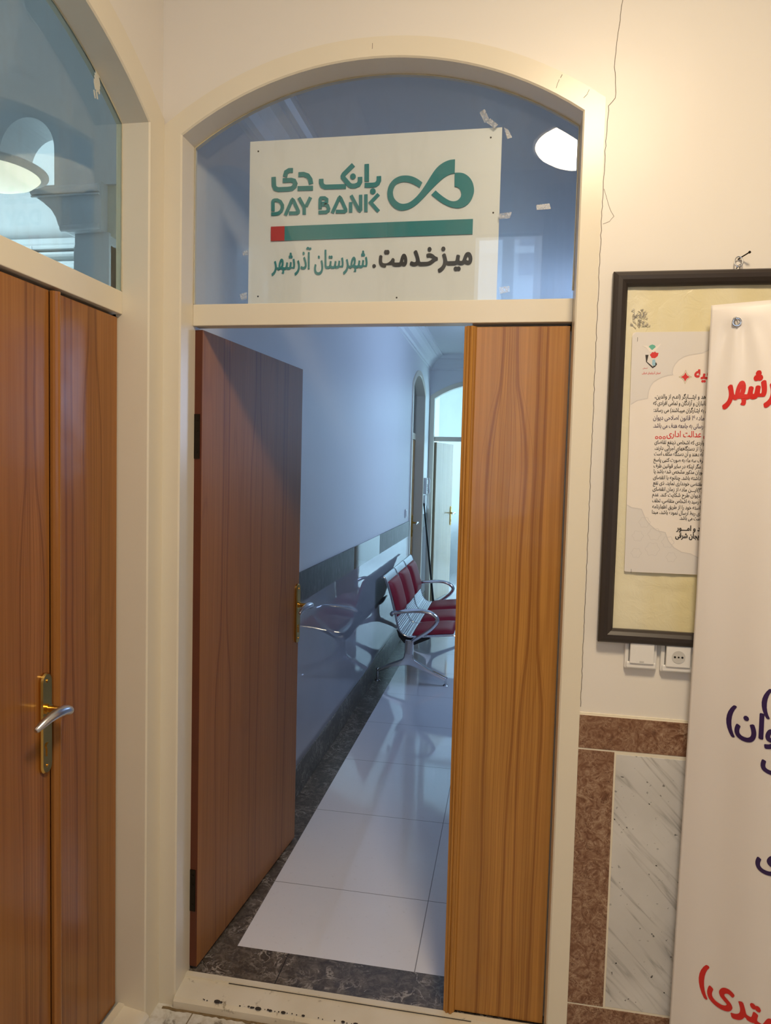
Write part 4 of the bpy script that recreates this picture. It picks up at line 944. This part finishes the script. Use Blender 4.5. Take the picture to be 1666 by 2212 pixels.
# ---------------- banner
def BN(t, z):
    k = min(1, max(0, (2.04-z)/1.0)); a = R(20+26*k**.6); xl = 1.480-.012*min(1.2, max(0, (1.3-z)/1.2))
    y = -.05-math.sin(a)*t; x = xl+math.cos(a)*t
    # gather folds fanning down from the grommet
    d = max(0, 1.985-z); f = math.exp(-d/.16)
    wv = .006*f*math.cos((t-.0575)/(.012+.10*d)*2.2)*math.exp(-((t-.0575)/(.035+.30*d))**2)*min(1, d/.02)
    wv += .006*math.exp(-((z-2.0)/.022)**2)*math.exp(-((t-.06)/.05)**2)
    wv += .0035*math.sin(t*38+z*1.1)*min(1, d/.4)*(.4+.6*min(1, t/.12))
    return (x-math.sin(a)*wv*0, y-wv, z)
def BT(t, z, h):
    p = Vector(BN(t, z)); e = .001; n = (Vector(BN(t+e, z))-p).cross(Vector(BN(t, z+e))-p).normalized(); n = n if n.y < 0 else -n
    return tuple(p+n*(.0012+.0004*h))
bm = bmesh.new(); nt, nz = 110, 150; g = []
for j in range(nz+1):
    z = -.02+(2.0305+.02)*(1-(1-j/nz)**1.6) if False else -.02+(2.0505)*j/nz
    g.append([bm.verts.new(BN(.62*i/nt*(1 if i else 0), z)) for i in range(nt+1)])
for j in range(nz):
    for i in range(nt): bm.faces.new((g[j][i], g[j][i+1], g[j+1][i+1], g[j+1][i]))
ba = root('banner', (1.48, -.05, 2.03), 'white vinyl banner with red and purple Persian lettering hanging over the board', 'banner')
cl = link('banner_cloth', bm, 'bannercloth', smooth='full'); md = cl.modifiers.new('s', 'SOLIDIFY'); md.thickness = .0012; md.offset = 0
brs = []
for st, x, z, w_, sz_, m_ in (("آذرشهر", .043, 1.7985, .150, .098, 'bred'), ("کیلومتری)", .070, .325, .34, .090, 'bred'), ("روان)", .0985, 1.002, .155, .080, 'bpurple'), (")", .177, 1.070, None, .072, 'bpurple'), ("ت", .188, .928, None, .075, 'bpurple'), ("ی", .1915, .708, None, .075, 'bpurple')):
    bm = bmesh.new(); textmesh(bm, st, x, z, B2, BT, width=w_, size=sz_); brs.append(link('red_lettering' if m_ == 'bred' else 'purple_lettering', bm, m_, recalc=False))
gc = Vector(BN(.0575, 1.983))+Vector((.0, -.004, 0))
bm = bmesh.new(); tube(bm, [gc+Vector((.0085*math.cos(t), -.002*math.cos(t), .0090*math.sin(t))) for t in [2*math.pi*k/24 for k in range(24)]], .0023, 8, closed=True)
gm = link('grommet', bm, 'steel', smooth=True); adopt(ba, cl, *brs, gm)
bm = bmesh.new(); tube(bm, smoothpath([(gc.x-.002, .004, gc.z+.012), (gc.x-.004, -.045, gc.z+.011), (gc.x-.006, gc.y-.012, gc.z+.008), (gc.x-.001, gc.y-.010, gc.z-.004), (gc.x+.003, gc.y-.004, gc.z-.004)], 5), .0022, 8)
tag(link('hook', bm, 'steel', smooth=True), 'small metal hook through the eyelet of the banner', 'hook')

# ---------------- wall sockets under the board
def socket(x0, x1, z0, z1, kind, label):
    e = root('wall_socket' if kind else 'wall_switch', ((x0+x1)/2, .010, (z0+z1)/2), label, 'socket' if kind else 'switch'); W_ = x1-x0
    bm = bmesh.new(); box(bm, x0, x1, -.002, .010, z0, z1, bev=.004); pl_ = link('back_plate', bm, 'white')
    bm = bmesh.new(); box(bm, x0+.0035, x1-.0035, -.010, -.002, z0+.004, z0+.021, bev=.0035); cp = link('lower_cover', bm, 'white')
    bm = bmesh.new(); box(bm, x0+.0115, x1-.0095, -.014, -.002, z0+.0175, z1-.008, bev=.002); ro = link('rocker' if not kind else 'outlet_face', bm, 'white')
    adopt(e, pl_, cp, ro)
    for xa_, xb_ in ((x0+.0100, x0+.0110), (x1-.0090, x1-.0080)):
        bm = bmesh.new(); box(bm, xa_, xb_, -.0040, -.002, z0+.015, z1-.006); adopt(e, link('slot', bm, 'black'))
    c_ = (x0+x1)/2+.001
    if kind:
        bm = bmesh.new(); zc = z0+.045
        disc(bm, c_, zc, .0165, -.0150, -.0138, XZ, 32); a = link('round_socket', bm, 'socketgrey'); bm = bmesh.new()
        for dx, r in ((-.0092, .0027), (0, .0022), (.0092, .0027)): disc(bm, c_+dx, zc, r, -.0156, -.0148, XZ, 16)
        bm.free(); adopt(e, a)
        for dx, r in ((-.0092, .0027), (0, .0022), (.0092, .0027)):
            bm = bmesh.new(); disc(bm, c_+dx, zc, r, -.0156, -.0148, XZ, 16); adopt(a, link('socket_hole', bm, 'black'))
    else:
        bm = bmesh.new(); box(bm, c_-.0055, c_+.0055, -.0146, -.0138, z0+.021, z0+.0255, bev=.0006); a = link('indicator', bm, 'socketgrey'); adopt(e, a)
socket(1.3215, 1.4030, 1.0965, 1.178, 0, 'white wall switch with small indicator below the left end of the notice board')
socket(1.4120, 1.4935, 1.0935, 1.175, 1, 'white wall socket with three round holes next to the banner edge')

# ---------------- waiting bench, built at its place in the corridor
bn = root('waiting_bench', (.33, 4.0, 0), 'three-seat silver waiting bench with crimson cushions against the corridor wall', 'bench')
PR = smoothpath([(.078, .797, 0), (.090, .803, 0), (.103, .790, 0), (.116, .764, 0), (.139, .700, 0), (.169, .598, 0), (.190, .520, 0), (.204, .460, 0), (.220, .412, 0), (.246, .378, 0), (.290, .359, 0), (.350, .360, 0), (.480, .374, 0), (.600, .387, 0), (.640, .388, 0), (.660, .375, 0)], 14)
acc = [0]
for a, b in zip(PR, PR[1:]): acc.append(acc[-1]+(b-a).length)
TOT = acc[-1]
def prof_at(s_):
    s_ = min(max(s_, 0), TOT-1e-6); i = 0
    lo, hi = 0, len(acc)-1
    while hi-lo > 1:
        m = (lo+hi)//2
        if acc[m] <= s_: lo = m
        else: hi = m
    f = (s_-acc[lo])/(acc[hi]-acc[lo]); p = PR[lo].lerp(PR[hi], f); t = (PR[hi]-PR[lo]).normalized(); return p, Vector((-t.y, t.x, 0)) if True else None
S_B0, S_B1, S_S0, S_S1 = .070, .345, .545, TOT-.035   # cushion extents along the profile
def seat(y0, y1):
    bm = bmesh.new(); n = 420; top, bot = [], []
    for i in range(n+1):
        s_ = TOT*i/n; p, nn_ = prof_at(s_)
        rib = 0
        if S_B1-.01 < s_ < S_S0+.03: rib = .0028*max(-.3, math.sin(s_*2*math.pi/.0165))
        q = p+nn_*rib; b = p-nn_*.010
        top.append((q.x, q.y)); bot.append((b.x, b.y))
    A = [bm.verts.new((x, y0, z)) for x, z in top]; B = [bm.verts.new((x, y1, z)) for x, z in top]; Cc = [bm.verts.new((x, y0, z)) for x, z in bot]; Dd = [bm.verts.new((x, y1, z)) for x, z in bot]
    for i in range(n):
        bm.faces.new((A[i], A[i+1], B[i+1], B[i])); bm.faces.new((Cc[i], Dd[i], Dd[i+1], Cc[i+1])); bm.faces.new((A[i], Cc[i], Cc[i+1], A[i+1])); bm.faces.new((B[i], B[i+1], Dd[i+1], Dd[i]))
    for i in (0, n): bm.faces.new((A[i], B[i], Dd[i], Cc[i]))
    sh = link('seat_shell', bm, 'alu', smooth=True)
    res = []
    for nm, s0, s1 in (('back_cushion', S_B0, S_B1), ('seat_cushion', S_S0, S_S1)):
        bm = bmesh.new(); ns, ny = 26, 18; g = []
        for i in range(ns+1):
            row = []
            for j in range(ny+1):
                u_, v_ = -1+2*i/ns, -1+2*j/ny; uu = math.copysign(abs(u_)**.75, u_); vv = math.copysign(abs(v_)**.75, v_)
                p, nn_ = prof_at((s0+s1)/2+(s1-s0)/2*uu); h = .034*max(0, (1-abs(uu)**5))**.45*max(0, (1-abs(vv)**5))**.45+.002
                q = p+nn_*h; row.append(bm.verts.new((q.x, (y0+y1)/2+((y1-y0)/2-.035)*vv, q.y)))
            g.append(row)
        for i in range(ns):
            for j in range(ny): bm.faces.new((g[i][j], g[i+1][j], g[i+1][j+1], g[i][j+1]))
        res.append(link(nm, bm, 'red', smooth='full'))
    # chrome edge piping on both sides
    for yy in (y0, y1):
        bm = bmesh.new(); tube(bm, [(prof_at(TOT*k/70)[0].x, yy, prof_at(TOT*k/70)[0].y-.004) for k in range(71)], .0062, 8); res.append(link('edge_trim', bm, 'chrome', smooth=True))
    adopt(sh, *res); adopt(bn, sh)
for k in range(3): seat(3.285+.492*k+.006, 3.285+.492*(k+1)-.006)
def legframe(y, mirror):
    out = [(.060, .091), (.144, .136), (.205, .160), (.247, .181), (.262, .200), (.268, .240), (.270, .335), (.335, .332), (.331, .235), (.333, .200), (.350, .180), (.443, .125), (.583, .063), (.590, .052), (.583, .045), (.568, .043), (.455, .090), (.346, .129), (.300, .139), (.255, .137), (.172, .116), (.069, .073)]
    bm = bmesh.new(); prism(bm, out, y-.021, y+.021, XZ)
    lf_ = link('leg_frame', bm, 'chrome'); md = lf_.modifiers.new('b', 'BEVEL'); md.width = .007; md.segments = 3; md.limit_method = 'ANGLE'; md.angle_limit = R(40); md.use_clamp_overlap = True
    for p_ in lf_.data.polygons: p_.use_smooth = True
    md = lf_.modifiers.new('w', 'WEIGHTED_NORMAL')
    bm = bmesh.new(); box(bm, .287, .316, y-.026, y-.019, .225, .325, bev=.003); cyl(bm, (.3015, y-.031, .300), (.3015, y-.022, .300), .006, 12); cyl(bm, (.3015, y-.030, .236), (.3015, y-.022, .236), .005, 12)
    pt_ = link('clamp_plate', bm, 'steel')
    fts = []
    for x, h in ((.062, .088), (.583, .058)):
        bm = bmesh.new(); cyl(bm, (x, y, .010), (x, y, h), .0085, 12); lathe(bm, [(0, .0), (.021, .0), (.022, .004), (.012, .013), (0, .016)], x, y, 20)
        lathe(bm, [(.010, h-.006), (.0135, h), (.010, h+.010), (0, h+.013)], x, y, 14); fts.append(link('foot', bm, 'chrome', smooth=True))
    adopt(lf_, pt_, *fts); adopt(bn, lf_)
    bm = bmesh.new(); ya = y-.012 if not mirror else y+.012
    pts = smoothpath([(.158, ya+.03, .514), (.164, ya, .524), (.183, ya, .534), (.269, ya, .549), (.376, ya, .558), (.446, ya, .549), (.495, ya, .520), (.507, ya, .486), (.478, ya, .441), (.424, ya, .394), (.350, ya, .345), (.315, y, .318)], 6)
    tube(bm, pts, .0135, 12, ry=1.35); arm = link('armrest', bm, 'chrome', smooth=True); adopt(bn, arm)
    bm = bmesh.new(); prism(bm, [(.196, .395), (.213, .345), (.255, .297), (.330, .285), (.445, .338), (.455, .352), (.30, .352), (.235, .372)], y+.028, y+.046, XZ); kk = link('support_bracket', bm, 'black'); adopt(bn, kk)
legframe(3.295, False); legframe(4.745, True)
bm = bmesh.new(); box(bm, .270, .335, 3.30, 4.745, .288, .328, bev=.005); adopt(bn, link('beam', bm, 'black'))

# ---------------- small things in the corridor
ic = root('wall_phone', (.025, 6.24, 1.40), 'white handset wall phone beside the far doorway', 'phone')
bm = bmesh.new(); box(bm, .025, .060, 6.175, 6.30, 1.335, 1.525, bev=.008); a = link('phone_base', bm, 'white')
bm = bmesh.new(); tube(bm, smoothpath([(.075, 6.205, 1.345), (.088, 6.205, 1.37), (.080, 6.205, 1.43), (.088, 6.205, 1.49), (.075, 6.205, 1.52)], 5), [.016]+[.013]*19+[.016], 10); b = link('handset', bm, 'white', smooth=True)
bm = bmesh.new(); 
for r_ in range(4):
    for c_ in range(3): box(bm, .059, .0625, 6.235+.018*c_, 6.245+.018*c_, 1.37+.022*r_, 1.382+.022*r_)
k_ = link('keypad', bm, 'cardgrey')
bm = bmesh.new(); tube(bm, smoothpath([(.070, 6.21, 1.338), (.078, 6.21, 1.25), (.085, 6.22, 1.18), (.075, 6.24, 1.17), (.060, 6.25, 1.24), (.050, 6.25, 1.335)], 6), .005, 8); cdn = link('cord', bm, 'white', smooth=True); adopt(ic, a, b, k_, cdn)
bg_ = bmesh.new(); box(bg_, .026, .060, 6.14, 6.21, 1.20, 1.33, bev=.012); tag(link('phone_bag', bg_, 'white'), 'small white bag on the wall just below the phone', 'box')  # boxy shape standing for the white bag under the phone
bm = bmesh.new(); tube(bm, [(.040, 6.14, 1.235), (.185, 6.20, .012)], [.010, .013], 10)
tag(link('broom_stick', bm, 'black', smooth=True), 'black stick leaning under the wall phone behind the bench', 'stick')
sw = root('wall_switch', (.025, 4.80, 1.19), 'small white light switch on the corridor wall above the dark band', 'switch')
bm = bmesh.new(); box(bm, .025, .035, 4.755, 4.845, 1.15, 1.232, bev=.004); a = link('back_plate', bm, 'white'); bm = bmesh.new(); box(bm, .034, .040, 4.772, 4.828, 1.163, 1.219, bev=.002); b = link('rocker', bm, 'white'); adopt(sw, a, b)
# far room things
rd = root('radiator', (.50, 8.9, 0), 'white panel radiator beyond the far doorway', 'radiator')
bm = bmesh.new(); box(bm, .365, .50, 8.05, 9.15, .10, .80, bev=.02); a = link('radiator_panel', bm, 'white')
bm = bmesh.new()
for k in range(18): box(bm, .498, .507, 8.10+.057*k, 8.13+.057*k, .16, .76)
b = link('front_grille', bm, 'white'); bm = bmesh.new(); box(bm, .40, .44, 8.2, 8.24, 0, .12); lg1 = link('leg', bm, 'white'); bm = bmesh.new(); box(bm, .40, .44, 8.96, 9.0, 0, .12); lg2 = link('leg', bm, 'white'); adopt(rd, lg1, lg2); bm = bmesh.new(); cyl(bm, (.40, 8.02, .74), (.40, 8.06, .74), .015, 10); c_ = link('valve', bm, 'black'); adopt(rd, a, b, c_)
for (y0_, y1_, z0_, z1_, x_, lb) in [(8.30, 8.62, 1.10, 1.38, -.12, 'small dark notice, nearest to the far leaf'), (9.185, 9.195, 1.16, 1.48, 0, 'dark patterned notice on the far white wall'), (0, 0, 0, 0, 0, '')]:
    if not lb: continue
    bm = bmesh.new()
    if x_ < 0: box(bm, .268, .325, 9.185, 9.199, 1.18, 1.36)
    else: box(bm, .395, .500, 9.185, 9.199, 1.22, 1.50)
    tag(link('notice', bm, 'cardgrey'), lb, 'notice', 'notices on the far room wall')

for o in bpy.data.objects:
    if o.get('kind') == 'structure' and 'label' not in o: tag(o, o.name.replace('_', ' '), 'structure', kind='structure')
